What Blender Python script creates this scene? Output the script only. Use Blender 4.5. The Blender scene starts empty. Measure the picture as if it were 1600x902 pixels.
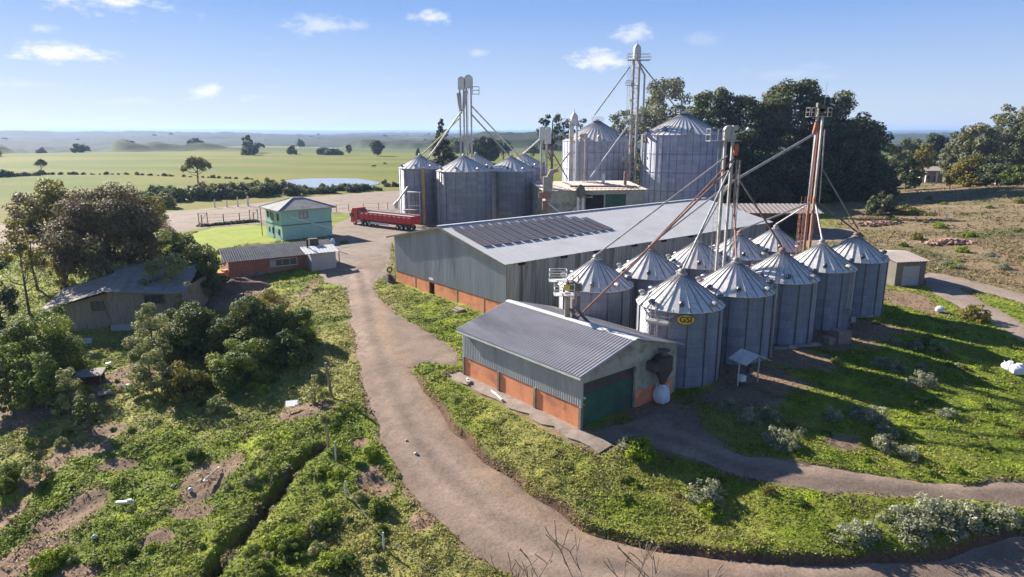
import bpy, math, random
import numpy as np
from mathutils import Vector, Matrix

random.seed(7)
RNG = np.random.default_rng(11)
SC = bpy.context.scene
COL = SC.collection
R_ = math.radians

# ---------------------------------------------------------------- camera
FPX, CX, CY = 1045.0, 800.0, 451.0            # focal length and centre in the photograph's pixels
TH = math.atan(246.0 / FPX)                   # how far the drone camera looks down
CAMZ = 20.0
cam_d = bpy.data.cameras.new('camera'); cam = bpy.data.objects.new('camera', cam_d); COL.objects.link(cam)
cam.location = (0, 0, CAMZ); cam.rotation_euler = (math.pi / 2 - TH, 0, 0)
cam_d.sensor_width = 36; cam_d.lens = 36 * FPX / 1600
cam_d.clip_start = 0.3; cam_d.clip_end = 90000
SC.camera = cam

# ---------------------------------------------------------------- sky, sun, exposure
SUN_EL = R_(27); SDX, SDY = -0.745, 0.667       # horizontal direction towards the sun
SUN_STRENGTH, SKY_STRENGTH, EXPOSURE = 5.0, 0.08, 1.25
SKY_LEVEL = 4.7
HAZE = 0.00011
world = bpy.data.worlds.new("World"); SC.world = world; world.use_nodes = True
wn, wl = world.node_tree.nodes, world.node_tree.links
for n in list(wn): wn.remove(n)
w_out = wn.new('ShaderNodeOutputWorld'); w_bg = wn.new('ShaderNodeBackground')
sky = wn.new('ShaderNodeTexSky'); sky.sky_type = 'NISHITA'; sky.sun_disc = False
sky.sun_elevation = SUN_EL; sky.sun_rotation = math.atan2(SDX, SDY)
sky.altitude = 700; sky.air_density = 1.0; sky.dust_density = 0.7; sky.ozone_density = 1.4
w_bg.inputs['Strength'].default_value = SKY_STRENGTH
wl.new(w_bg.outputs[0], w_out.inputs[0])

def wmath(op, a, b=None, c=None):
    n = wn.new('ShaderNodeMath'); n.operation = op
    for i, v in enumerate((a, b, c)):
        if v is None: continue
        if isinstance(v, (int, float)): n.inputs[i].default_value = v
        else: wl.new(v, n.inputs[i])
    return n.outputs[0]
w_tc = wn.new('ShaderNodeTexCoord'); w_sep = wn.new('ShaderNodeSeparateXYZ')
wl.new(w_tc.outputs['Generated'], w_sep.inputs[0])
w_az = wmath('ARCTAN2', w_sep.outputs[0], w_sep.outputs[1]); w_el = wmath('ARCSINE', w_sep.outputs[2])
w_no = wn.new('ShaderNodeTexNoise'); w_no.inputs['Scale'].default_value = 26; w_no.inputs['Detail'].default_value = 7
w_no.inputs['Roughness'].default_value = 0.62
w_map = wn.new('ShaderNodeMapping'); w_map.inputs['Scale'].default_value = (1, 1, 2.2)
wl.new(w_tc.outputs['Generated'], w_map.inputs[0]); wl.new(w_map.outputs[0], w_no.inputs[0])
def sky_dir(px, py):
    v = Vector(((px - CX) / FPX, math.cos(TH) + math.sin(TH) * (CY - py) / FPX, -math.sin(TH) + math.cos(TH) * (CY - py) / FPX)).normalized()
    return math.atan2(v.x, v.y), math.asin(v.z)
# small fair-weather clouds: direction, half sizes in pixels of the sky, strength
CLOUDS = [(185, 4, 75, 20, 1.0), (98, 84, 66, 15, 1.0), (62, 44, 20, 6, .45), (322, 144, 28, 11, .8), (392, 150, 28, 8, .4),
          (508, 40, 52, 17, .5), (478, 30, 18, 9, .35), (678, 28, 34, 14, .75), (748, 82, 18, 10, .35), (945, 94, 56, 17, .85),
          (992, 52, 46, 16, .62), (30, 132, 60, 6, .2), (1250, 112, 60, 12, .18), (1098, 60, 40, 12, .15), (215, 158, 60, 6, .2)]
w_mask = None
for px, py, sx, sy, st in CLOUDS:
    a0, e0 = sky_dir(px, py)
    u = wmath('DIVIDE', wmath('SUBTRACT', w_az, a0), sx / FPX); v = wmath('DIVIDE', wmath('SUBTRACT', w_el, e0), sy / FPX)
    d = wmath('SQRT', wmath('ADD', wmath('MULTIPLY', u, u), wmath('MULTIPLY', v, v)))
    m = wmath('SUBTRACT', 1.25, d)                                   # 1.25 in the middle, 0 at the rim
    m = wmath('ADD', m, wmath('MULTIPLY', wmath('SUBTRACT', w_no.outputs[0], 0.53), 3.4))
    n = wn.new('ShaderNodeMapRange'); n.interpolation_type = 'SMOOTHSTEP'
    n.inputs['From Min'].default_value = 0.12; n.inputs['From Max'].default_value = 1.25; n.inputs['To Max'].default_value = st
    wl.new(m, n.inputs['Value'])
    w_mask = n.outputs[0] if w_mask is None else wmath('MAXIMUM', w_mask, n.outputs[0])
w_mix = wn.new('ShaderNodeMix'); w_mix.data_type = 'RGBA'
w_gr = wn.new('ShaderNodeValToRGB'); wl.new(wmath('DIVIDE', w_el, 1.2), w_gr.inputs[0])
_st = [(0.0, (.74,.84,.99)), (.05, (.55,.71,1.0)), (.135, (.27,.48,.96)), (.30, (.12,.24,.55)), (1.0, (.05,.11,.29))]
while len(w_gr.color_ramp.elements) < len(_st): w_gr.color_ramp.elements.new(.5)
for i_, (p_, c_) in enumerate(_st): w_gr.color_ramp.elements[i_].position = p_
for i_, (p_, c_) in enumerate(_st): w_gr.color_ramp.elements[i_].color = c_ + (1,)
w_gm = wn.new('ShaderNodeMix'); w_gm.data_type = 'RGBA'; w_gm.inputs[0].default_value = .93
w_sc = wn.new('ShaderNodeVectorMath'); w_sc.operation = 'SCALE'; w_sc.inputs['Scale'].default_value = SKY_LEVEL
wl.new(w_gr.outputs[0], w_sc.inputs[0]); wl.new(sky.outputs[0], w_gm.inputs[6]); wl.new(w_sc.outputs[0], w_gm.inputs[7])
wl.new(w_mask, w_mix.inputs[0]); wl.new(w_gm.outputs[2], w_mix.inputs[6]); w_mix.inputs[7].default_value = (5.6, 5.6, 5.9, 1)
wl.new(w_mix.outputs[2], w_bg.inputs[0])

sun_d = bpy.data.lights.new('sun', 'SUN'); sun = bpy.data.objects.new('sun', sun_d); COL.objects.link(sun)
sun_d.energy = SUN_STRENGTH; sun_d.angle = R_(0.55); sun_d.color = (1.0, 0.93, 0.83)
sdir = Vector((SDX * math.cos(SUN_EL), SDY * math.cos(SUN_EL), math.sin(SUN_EL)))
sun.rotation_euler = sdir.to_track_quat('Z', 'Y').to_euler(); sun.location = (-60, 40, 80)

SC.view_settings.view_transform = 'Standard'; SC.view_settings.look = 'None'
SC.view_settings.exposure = EXPOSURE; SC.view_settings.gamma = 1.0
SC.render.engine = 'CYCLES'
SC.cycles.use_denoising = True
SC.cycles.max_bounces = 5; SC.cycles.diffuse_bounces = 3; SC.cycles.glossy_bounces = 3
SC.cycles.transparent_max_bounces = 8; SC.cycles.volume_bounces = 1
SC.cycles.use_adaptive_sampling = True; SC.cycles.adaptive_threshold = 0.02

# ---------------------------------------------------------------- numpy noise
def _hash(ix, iy, s):
    n = (ix.astype(np.int64) * 374761393 + iy.astype(np.int64) * 668265263 + s * 982451653) & 0xffffffff
    n = ((n ^ (n >> 13)) * 1274126177) & 0xffffffff
    return ((n ^ (n >> 16)) & 0xffff) / 65535.0
def vnoise(x, y, s=0):
    ix, iy = np.floor(x), np.floor(y); fx, fy = x - ix, y - iy
    fx, fy = fx * fx * (3 - 2 * fx), fy * fy * (3 - 2 * fy)
    a, b, c, d = _hash(ix, iy, s), _hash(ix + 1, iy, s), _hash(ix, iy + 1, s), _hash(ix + 1, iy + 1, s)
    return (a * (1 - fx) + b * fx) * (1 - fy) + (c * (1 - fx) + d * fx) * fy - 0.5
def fbm(x, y, octv=4, s=0, gain=.5):
    t, a, tot = 0, 1.0, 0
    for k in range(octv):
        t = t + a * vnoise(x * 2 ** k + 17.3 * k, y * 2 ** k - 9.1 * k, s + k); tot += a; a *= gain
    return t / tot * 1.6
def sstep(a, b, x):
    t = np.clip((x - a) / (b - a), 0, 1); return t * t * (3 - 2 * t)

# ---------------------------------------------------------------- ground shape
def P0(px, py, z=0.0):
    """the point at height z that the photograph shows at this pixel"""
    k = math.tan(TH + math.atan((py - CY) / FPX)); Y = (CAMZ - z) / k
    return ((px - CX) / FPX * (Y * math.cos(TH) + (CAMZ - z) * math.sin(TH)), Y)
CTRL = [(560,380,0),(600,440,-.1),(700,480,-.4),(500,350,0),(640,360,0),(300,360,0),(350,400,-.3),(450,430,-.3),(545,440,-.2),(300,310,0),(480,300,0),
 (556,520,-.8),(580,600,-1.5),(640,700,-2.4),(760,800,-3.1),(900,860,-3.4),(1100,895,-3.5),(1400,895,-3.4),(1600,860,-3.2),(1000,980,-3.7),(600,980,-4.2),(1500,990,-4),
 (640,560,-1.0),(722,583,-.85),(815,628,-.95),(908,672,-1),(935,705,-1.1),(1000,660,-1),(1045,608,-.8),(760,520,-.6),
 (655,590,-1.4),(690,655,-2.1),(770,735,-2.8),(840,790,-3.1),(960,850,-3.4),(1150,880,-3.4),(1440,880,-3.3),
 (760,640,-1.3),(850,690,-1.4),(1110,715,-1.3),(1250,760,-1.7),(1380,775,-1.8),(1600,793,-2.0),(1000,770,-2.3),(1300,830,-2.6),(850,740,-2.1),
 (1600,650,-1.4),(1400,650,-1.1),(1300,560,-.6),(1500,500,-.8),(1450,440,-.3),(1600,500,-.9),(1200,690,-1.2),(1140,600,-.7),
 (500,640,-1.9),(400,700,-3),(200,700,-3.6),(0,700,-4),(300,850,-4.7),(0,900,-6),(500,880,-4.3),(300,560,-2.2),(150,520,-2.2),(0,560,-3),
 (200,460,-1.2),(30,400,-1),(0,330,-.5),(450,540,-1.7),(1600,420,0),(1550,350,2.5),(1450,310,2.5),(1600,290,6),(1500,262,6),
 (900,350,0),(1200,340,0),(1300,380,0),(1380,300,.8),(1000,320,0),(650,300,0),(800,280,-.5),(-400,500,-4),(2000,600,-2),(2000,800,-4),(-300,800,-8),(2100,400,2)]
_C = np.array([P0(a, b, z) + (z,) for a, b, z in CTRL])
_ext = np.array([(x, y, 0.0) for x, y in ((-250,180),(-120,260),(0,280),(120,300),(-180,90),(-90,-30),(60,-40),(-60,-120),(120,-90),(300,150),(180,60))])
_ext[3,2] = 2; _ext[9,2] = 6; _ext[4,2] = -2; _ext[5:9,2] = -6
_C = np.vstack([_C, _ext])
def _ker(d): return np.sqrt(d * d + 16.0)
_K = _ker(np.hypot(_C[:,0][:,None] - _C[:,0][None], _C[:,1][:,None] - _C[:,1][None])) - 1.2 * np.eye(len(_C))
_A = np.zeros((len(_C) + 1,) * 2); _A[:-1,:-1] = _K; _A[:-1,-1] = 1; _A[-1,:-1] = 1
_W = np.linalg.solve(_A, np.append(_C[:,2], 0))

def h_far(x, y):
    r = np.hypot(x, y); az = np.arctan2(x, y)
    rr_ = r - 120 * sstep(.1, -.6, az)
    z = -23 * sstep(600, 1250, rr_) + fbm(x / 420 + 3.1, y / 420, 3, 5) * 9 * sstep(500, 1500, r)
    z = z + 17 * sstep(1900, 3100, r + 500 * fbm(x/900, y/900, 2, 15)) + fbm(x / 800, y / 520 + 5, 4, 9) * 34 * sstep(1500, 3000, r) * (1 - .5 * sstep(6000, 9000, r))
    z = z - 14 * sstep(4200, 6500, r) + (fbm(x / 5200 + 1.7, y / 3600, 3, 21) * 50 + 46) * sstep(8000, 12500, r)
    # a meadow rise left of centre, another far behind the conifer
    z = z + 14 * np.exp(-((x + 390) / 230) ** 2 - ((y - 1030) / 170) ** 2)
    z = z + 10 * np.exp(-((x + 60) / 260) ** 2 - ((y - 1500) / 260) ** 2)
    z = z + 27 * np.exp(-((x - 10) / 150) ** 2 - ((y - 1150) / 200) ** 2)
    return z
# polylines used by ditch and road scarps are in world metres (filled below)
def h_near(x, y):
    out = np.empty(x.shape); xf, yf = x.ravel(), y.ravel(); o = out.ravel()
    for i in range(0, len(xf), 20000):
        d = np.hypot(xf[i:i+20000, None] - _C[None, :, 0], yf[i:i+20000, None] - _C[None, :, 1])
        o[i:i+20000] = _ker(d) @ _W[:-1] + _W[-1]
    return o.reshape(x.shape)
def H0(x, y):
    x = np.atleast_1d(np.asarray(x, float)); y = np.atleast_1d(np.asarray(y, float))
    r = np.hypot(x, y); t = sstep(230, 330, r); z = h_far(x, y)
    m = t < 1
    if m.any():
        zn = np.zeros(x.shape); zn[m] = h_near(x[m], y[m]); z = zn * (1 - t) + z * t
    return z
def G(px, py):
    """ground point under a pixel of the photograph"""
    z = 0.0
    for _ in range(25):
        x, y = P0(px, py, z); zn = float(H0(x, y)[0]); z = z * .4 + zn * .6
        if abs(zn - z) < .005: break
    return Vector((x, y, z))
def gz(x, y): return float(H0(x, y)[0])
def zat(y, py): return CAMZ - y * math.tan(TH + math.atan((py - CY) / FPX))
def xat(px, y, z): return (px - CX) / FPX * (y * math.cos(TH) + (CAMZ - z) * math.sin(TH))

def seg_dist(x, y, pts, closed=False):
    """distance to a polyline"""
    d = np.full(x.shape, 1e9); n = len(pts)
    for i in range(n if closed else n - 1):
        ax, ay = pts[i][0], pts[i][1]; bx, by = pts[(i+1) % n][0], pts[(i+1) % n][1]
        L = (bx-ax)**2 + (by-ay)**2 + 1e-9
        t = np.clip(((x-ax)*(bx-ax) + (y-ay)*(by-ay)) / L, 0, 1)
        d = np.minimum(d, np.hypot(x - ax - t*(bx-ax), y - ay - t*(by-ay)))
    return d
def inside(x, y, pts):
    r = np.zeros(x.shape, bool); n = len(pts)
    for i in range(n):
        ax, ay = pts[i][0], pts[i][1]; bx, by = pts[(i+1) % n][0], pts[(i+1) % n][1]
        if ay == by: continue
        c = ((ay > y) != (by > y)) & (x < (bx-ax) * (y-ay) / (by-ay) + ax); r ^= c
    return r
def sdist(x, y, pts):
    """signed distance, negative inside"""
    d = seg_dist(x, y, pts, True); return np.where(inside(x, y, pts), -d, d)
def smooth_poly(pts, k=2):
    pts = [(p[0], p[1]) for p in pts]
    for _ in range(k):
        q = []
        for i in range(len(pts)):
            a, b = pts[i], pts[(i+1) % len(pts)]
            q += [(a[0]*.75+b[0]*.25, a[1]*.75+b[1]*.25), (a[0]*.25+b[0]*.75, a[1]*.25+b[1]*.75)]
        pts = q
    return pts
def GP(L, k=2, sm=True):
    pts = [G(a, b).to_2d()[:] for a, b in L]
    return smooth_poly(pts, k) if sm else pts

# ---------------------------------------------------------------- materials
def new_mat(name):
    m = bpy.data.materials.new(name); m.use_nodes = True; nt = m.node_tree
    return m, nt, nt.nodes['Principled BSDF']
def link(nt, a, b): nt.links.new(a, b)
def nnoise(nt, scale, detail=5, rough=.6, coord='Object', stretch=None, dist=0):
    tc = nt.nodes.new('ShaderNodeTexCoord'); n = nt.nodes.new('ShaderNodeTexNoise')
    n.inputs['Scale'].default_value = scale; n.inputs['Detail'].default_value = detail; n.inputs['Roughness'].default_value = rough
    n.inputs['Distortion'].default_value = dist
    mp = nt.nodes.new('ShaderNodeMapping'); link(nt, tc.outputs[coord], mp.inputs[0]); link(nt, mp.outputs[0], n.inputs[0])
    if stretch: mp.inputs['Scale'].default_value = stretch
    return n.outputs[0]
def ramp(nt, fac, stops):
    r = nt.nodes.new('ShaderNodeValToRGB'); link(nt, fac, r.inputs[0]); e = r.color_ramp.elements
    while len(e) < len(stops): e.new(.5)
    for el, (p, c) in zip(e, stops): el.position = p; el.color = tuple(c) + (1,)
    return r.outputs[0]
def mixc(nt, fac, a, b, mode='MIX'):
    m = nt.nodes.new('ShaderNodeMix'); m.data_type = 'RGBA'; m.blend_type = mode
    for s, v in ((0, fac), (6, a), (7, b)):
        if isinstance(v, (int, float)): m.inputs[s].default_value = v
        elif isinstance(v, tuple): m.inputs[s].default_value = tuple(v[:3]) + (1,)
        else: link(nt, v, m.inputs[s])
    return m.outputs[2]
def bump(nt, b, h, strength=.3, dist=.02):
    n = nt.nodes.new('ShaderNodeBump'); n.inputs['Strength'].default_value = strength; n.inputs['Distance'].default_value = dist
    link(nt, h, n.inputs['Height']); link(nt, n.outputs[0], b.inputs['Normal']); return n
def mat(name, c, rough=.7, metal=0.0, var=.18, scale=1.2, c2=None, stretch=None, bmp=0.0, grime=None):
    """weathered surface: base colour broken up by two noises, optional second colour as stains"""
    m, nt, b = new_mat(name)
    b.inputs['Roughness'].default_value = rough; b.inputs['Metallic'].default_value = metal
    n = nnoise(nt, scale, 6, .65, stretch=stretch)
    lo = tuple(max(0, v * (1 - var)) for v in c); hi = tuple(min(1, v * (1 + var)) for v in c)
    colr = ramp(nt, n, [(.3, lo), (.7, hi)])
    if c2 is not None:
        n2 = nnoise(nt, scale * .6, 8, .7, stretch=stretch, dist=.4)
        f = ramp(nt, n2, [(.5, (0,0,0)), (.66, (1,1,1))])
        colr = mixc(nt, f, colr, c2)
    link(nt, colr, b.inputs['Base Color'])
    if bmp: bump(nt, b, nnoise(nt, scale * 9, 4, .6), .5, bmp)
    return m
M = {}

# ---------------------------------------------------------------- mesh building
class MB:
    def __init__(s): s.v, s.f = [], []
    def add(s, vs, fs):
        k = len(s.v); s.v += [tuple(p) for p in vs]; s.f += [tuple(i + k for i in f) for f in fs]; return s
    def box(s, c, d, rz=0, M_=None):
        x, y, z = d[0]/2, d[1]/2, d[2]/2
        vs = [Vector((a*x, b*y, e*z)) for e in (-1, 1) for a, b in ((-1,-1),(1,-1),(1,1),(-1,1))]
        if rz: r = Matrix.Rotation(rz, 3, 'Z'); vs = [r @ v for v in vs]
        if M_ is not None: vs = [M_ @ v for v in vs]
        c = Vector(c)
        return s.add([v + c for v in vs], [(0,3,2,1),(4,5,6,7),(0,1,5,4),(1,2,6,5),(2,3,7,6),(3,0,4,7)])
    def beam(s, p, q, w, h):
        p, q = Vector(p), Vector(q); d = (q - p); L = d.length
        if L < 1e-6: return s
        return s.box((p+q)/2, (w, h, L), M_=d.to_track_quat('Z', 'Y').to_matrix())
    def tube(s, pts, r, n=8, cap=True):
        pts = [Vector(p) for p in pts]; rs = r if isinstance(r, (list, tuple)) else [r] * len(pts)
        k = len(s.v); prev = None
        for i, p in enumerate(pts):
            d = (pts[min(i+1, len(pts)-1)] - pts[max(i-1, 0)]).normalized()
            if prev is None:
                a = d.orthogonal().normalized()
            else:
                a = (prev - d * prev.dot(d)); a = a.normalized() if a.length > 1e-5 else d.orthogonal().normalized()
            prev = a; b = d.cross(a)
            s.v += [tuple(p + (a * math.cos(t) + b * math.sin(t)) * rs[i]) for t in [2*math.pi*j/n for j in range(n)]]
        for i in range(len(pts)-1):
            for j in range(n):
                s.f.append((k+i*n+j, k+i*n+(j+1)%n, k+(i+1)*n+(j+1)%n, k+(i+1)*n+j))
        if cap:
            s.f.append(tuple(k+j for j in reversed(range(n)))); s.f.append(tuple(k+(len(pts)-1)*n+j for j in range(n)))
        return s
    def lathe(s, prof, n=24, c=(0,0,0)):
        """prof: list of (r, z) bottom to top"""
        k = len(s.v)
        for r, z in prof:
            s.v += [(c[0]+r*math.cos(2*math.pi*j/n), c[1]+r*math.sin(2*math.pi*j/n), c[2]+z) for j in range(n)]
        for i in range(len(prof)-1):
            for j in range(n): s.f.append((k+i*n+j, k+i*n+(j+1)%n, k+(i+1)*n+(j+1)%n, k+(i+1)*n+j))
        if prof[0][0] > 1e-4: s.f.append(tuple(k+j for j in reversed(range(n))))
        if prof[-1][0] > 1e-4: s.f.append(tuple(k+(len(prof)-1)*n+j for j in range(n)))
        return s
    def prism(s, pts, h0, h1, f=lambda x, y, z: (x, y, z)):
        """extrude a 2D outline between h0 and h1, f maps (x, y, height) to 3D"""
        n = len(pts); vs = [f(x, y, h0) for x, y in pts] + [f(x, y, h1) for x, y in pts]
        return s.add(vs, [tuple(reversed(range(n))), tuple(range(n, 2*n))] + [(i, (i+1)%n, n+(i+1)%n, n+i) for i in range(n)])
    def corr(s, o, u, v, period=.25, amp=.03, th=.012, flat=False):
        """corrugated sheet: waves run across u, ridges run along v"""
        o, u, v = Vector(o), Vector(u), Vector(v); L = u.length; ud = u.normalized(); nn = u.cross(v).normalized()
        k = max(1, round(L / period)); prof = []
        wave = [(0, 0), (.3, 0), (.42, 1), (.58, 1), (.7, 0)] if flat else [(0, 0), (.17, .28), (.33, .86), (.5, 1), (.67, .86), (.83, .28)]
        for i in range(k):
            for t, a in wave: prof.append(((i + t) * L / k, a * amp))
        prof.append((L, 0)); b = len(s.v)
        for t, a in prof:
            p = o + ud * t + nn * a; s.v += [tuple(p), tuple(p + v), tuple(p - nn * th), tuple(p + v - nn * th)]
        for i in range(len(prof)-1):
            q = b + 4*i
            s.f += [(q, q+4, q+5, q+1), (q+2, q+3, q+7, q+6), (q, q+2, q+6, q+4), (q+1, q+5, q+7, q+3)]
        e = b + 4*(len(prof)-1); s.f += [(b, b+1, b+3, b+2), (e, e+2, e+3, e+1)]
        return s
    def build(s, name, m, parent=None, smooth=False, loc=None):
        me = bpy.data.meshes.new(name); me.from_pydata(s.v, [], s.f); me.validate(); me.update()
        if m is not None: me.materials.append(M[m] if isinstance(m, str) else m)
        if smooth:
            me.polygons.foreach_set('use_smooth', [True] * len(me.polygons))
            try: me.set_sharp_from_angle(angle=R_(38))
            except Exception: pass
        o = bpy.data.objects.new(name, me); COL.objects.link(o)
        if parent is not None: o.parent = parent
        if loc is not None: o.location = loc
        return o
def tag(o, label=None, cat=None, group=None, kind=None):
    if label: o['label'] = label
    if cat: o['category'] = cat
    if group: o['group'] = group
    if kind: o['kind'] = kind
    return o
def thing(name, label, cat, loc=(0,0,0), rz=0, group=None):
    o = bpy.data.objects.new(name, None); COL.objects.link(o); o.empty_display_size = .3
    o.location = loc; o.rotation_euler = (0, 0, rz); return tag(o, label, cat, group)
def copy_tree(o, parent=None):
    c = o.copy(); COL.objects.link(c); c.parent = parent
    for ch in [q for q in KIDS.get(o.name, [])] or list(o.children): copy_tree(ch, c)
    return c
KIDS = {}
def np_mesh(name, verts, quads, m, attr=None, smooth=False):
    me = bpy.data.meshes.new(name); nv, nf = len(verts), len(quads); w = quads.shape[1]
    me.vertices.add(nv); me.vertices.foreach_set('co', np.ascontiguousarray(verts, np.float32).ravel())
    me.loops.add(nf * w); me.loops.foreach_set('vertex_index', np.ascontiguousarray(quads, np.int32).ravel())
    me.polygons.add(nf); me.polygons.foreach_set('loop_start', np.arange(0, nf * w, w, dtype=np.int32))
    me.polygons.foreach_set('loop_total', np.full(nf, w, np.int32))
    if smooth: me.polygons.foreach_set('use_smooth', np.ones(nf, bool))
    me.update(calc_edges=True)
    if attr is not None:
        a = me.color_attributes.new('Col', 'FLOAT_COLOR', 'POINT')
        c = np.ones((nv, 4), np.float32); c[:, :3] = attr; a.data.foreach_set('color', c.ravel())
    me.materials.append(M[m] if isinstance(m, str) else m)
    return me
def obj(name, me, parent=None, loc=None):
    o = bpy.data.objects.new(name, me); COL.objects.link(o)
    if parent is not None: o.parent = parent
    if loc is not None: o.location = loc
    return o
# ---------------------------------------------------------------- plan of the place
SHED_C, WARE_C = (5.0, 44.6), (-0.6, 71.7)    # near corners of the orange shed and of the big warehouse
PHI = R_(39.5); UA = (math.cos(PHI), math.sin(PHI)); UB = (-math.sin(PHI), math.cos(PHI))
def loc2(o, a, b): return (o[0] + UA[0]*a + UB[0]*b, o[1] + UA[1]*a + UB[1]*b)
SHED_W, SHED_L = 10.8, 14.6
WARE_L, WARE_W = 53.0, 24.3

def rough_poly(pts, step, amp, seed=0):
    out = []; t = 0
    for i in range(len(pts)):
        a, b = pts[i], pts[(i+1) % len(pts)]; L = math.hypot(b[0]-a[0], b[1]-a[1]); n = max(1, int(L / step))
        nx, ny = (b[1]-a[1])/(L+1e-9), -(b[0]-a[0])/(L+1e-9)
        for k in range(n):
            x, y = a[0]+(b[0]-a[0])*k/n, a[1]+(b[1]-a[1])*k/n
            w = float(fbm(np.array([x/2.2]), np.array([y/2.2]), 4, seed)[0]) * amp
            out.append((x + nx*w, y + ny*w))
    return out

ROAD = GP([(540,432),(546,478),(555,540),(569,600),(589,660),(614,718),(645,770),(690,820),(752,870),(800,902),(870,950),(1000,1010),(1300,1030),(1700,1000),(1760,850),
  (1600,828),(1540,856),(1440,878),(1300,884),(1150,878),(1040,864),(960,846),(900,822),(840,784),(775,735),(730,698),(690,652),(660,605),(641,572),
  (665,565),(716,574),(716,551),(678,526),(638,502),(600,476),(584,452),(590,436),(606,420),(606,395),(560,400)])
YARD = GP([(536,448),(497,438),(508,405),(520,385),(516,352),(548,340),(560,330),(620,325),(700,318),(860,322),(1000,330),(1130,332),(1290,352),(1330,372),(1300,380),(1245,362),(1200,345),(900,345),(700,360),(612,372),(608,424),(590,440),(570,450)], 1)
HIGHWAY = GP([(-300,372),(0,352),(270,331),(400,318),(500,306),(620,298),(760,292),(980,290),(1080,296),(1080,318),(980,322),(760,322),(640,330),(545,335),(520,330),(428,345),(408,351),(310,356),(290,362),(0,395),(-300,430)], 1)
LAWN = GP([(308,357),(420,350),(431,372),(436,378),(360,384),(345,400),(350,440),(300,420),(270,400)], 1)
URD = GP([(925,676),(950,668),(990,655),(1030,632),(1075,650),(1120,685),(1150,713),(1200,713),(1300,733),(1400,750),(1500,757),(1640,756),(1640,796),(1500,786),(1380,776),(1250,762),(1150,742),(1100,722),(1010,698),(935,690)])
RRD = GP([(1440,424),(1480,430),(1540,443),(1660,478),(1660,498),(1600,474),(1540,456),(1490,446),(1530,470),(1580,495),(1660,540),(1660,565),(1560,510),(1500,480),(1446,452)], 1)
BACKPATH = GP([(1240,372),(1290,356),(1330,358),(1345,366),(1300,376),(1260,388)], 1)
POND = GP([(436,283),(470,279),(520,278),(560,279),(592,284),(596,287),(570,291),(520,294),(480,293),(455,288)])
ROAD_R, YARD_R, HIGH_R = rough_poly(ROAD, .8, .55, 3), rough_poly(YARD, 1.2, .6, 4), rough_poly(HIGHWAY, 2, .7, 5)
URD_R, RRD_R, BACK_R = rough_poly(URD, .8, .7, 6), rough_poly(RRD, 1, .8, 7), rough_poly(BACKPATH, 1, .7, 8)
LAWN_R = rough_poly(LAWN, 1, .3, 9)
DITCH = [G(a, b).to_2d()[:] for a, b in ((502,700),(470,722),(440,760),(410,800),(375,840),(335,890),(300,935))]
SCARP = [G(a, b).to_2d()[:] for a, b in ((655,600),(690,655),(730,702),(775,738),(840,788),(900,826),(960,850),(1040,868),(1150,882),(1300,888),(1440,882),(1540,860),(1600,832),(1700,800))]
RIVULET = [G(a, b).to_2d()[:] for a, b in ((75,690),(50,745),(20,790),(-20,830))]
# bare soil: pixel, half width and half height in pixels
SOIL = [(95,815,40,16),(180,730,30,8),(130,700,40,8),(245,842,24,8),(30,640,95,30),(165,672,30,8),(318,752,26,22),(363,725,16,14),(60,740,25,30),(15,800,25,35),(135,790,25,22),(60,870,50,25),(15,890,40,20),(110,900,30,14),
  (355,455,60,26),(205,590,60,16),(140,600,40,12),(480,640,36,12),(580,745,18,22),(600,765,14,12),(660,815,18,14),(480,455,10,14),(560,690,14,8),(300,797,30,8),
  (1390,395,60,10),(1480,385,60,16),(1315,690,26,10),(430,480,20,10),(1430,600,20,5),(90,340,60,30),(20,370,40,30),(1560,420,40,8),
  (1030,640,60,30),(1190,585,70,22),(1240,560,60,18),(1290,530,60,14),(1340,510,60,12),(1150,620,50,20),(1420,470,40,12)]
def px_of(x, y, z):
    """pixel a world point is seen at (for laying the patches out)"""
    yc = y * math.cos(TH) - (z - CAMZ) * math.sin(TH); yc = np.maximum(yc, .1)
    up = y * math.sin(TH) + (z - CAMZ) * math.cos(TH)
    return CX + FPX * x / yc, CY - FPX * up / yc
SOIL_W = []
for px, py, w, h in SOIL:
    c = G(px, py); e = G(px, py - h); r = abs(G(px + w, py).x - c.x); SOIL_W.append((c.x, c.y, max(.5, r), max(.5, (e - c).length)))

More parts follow.
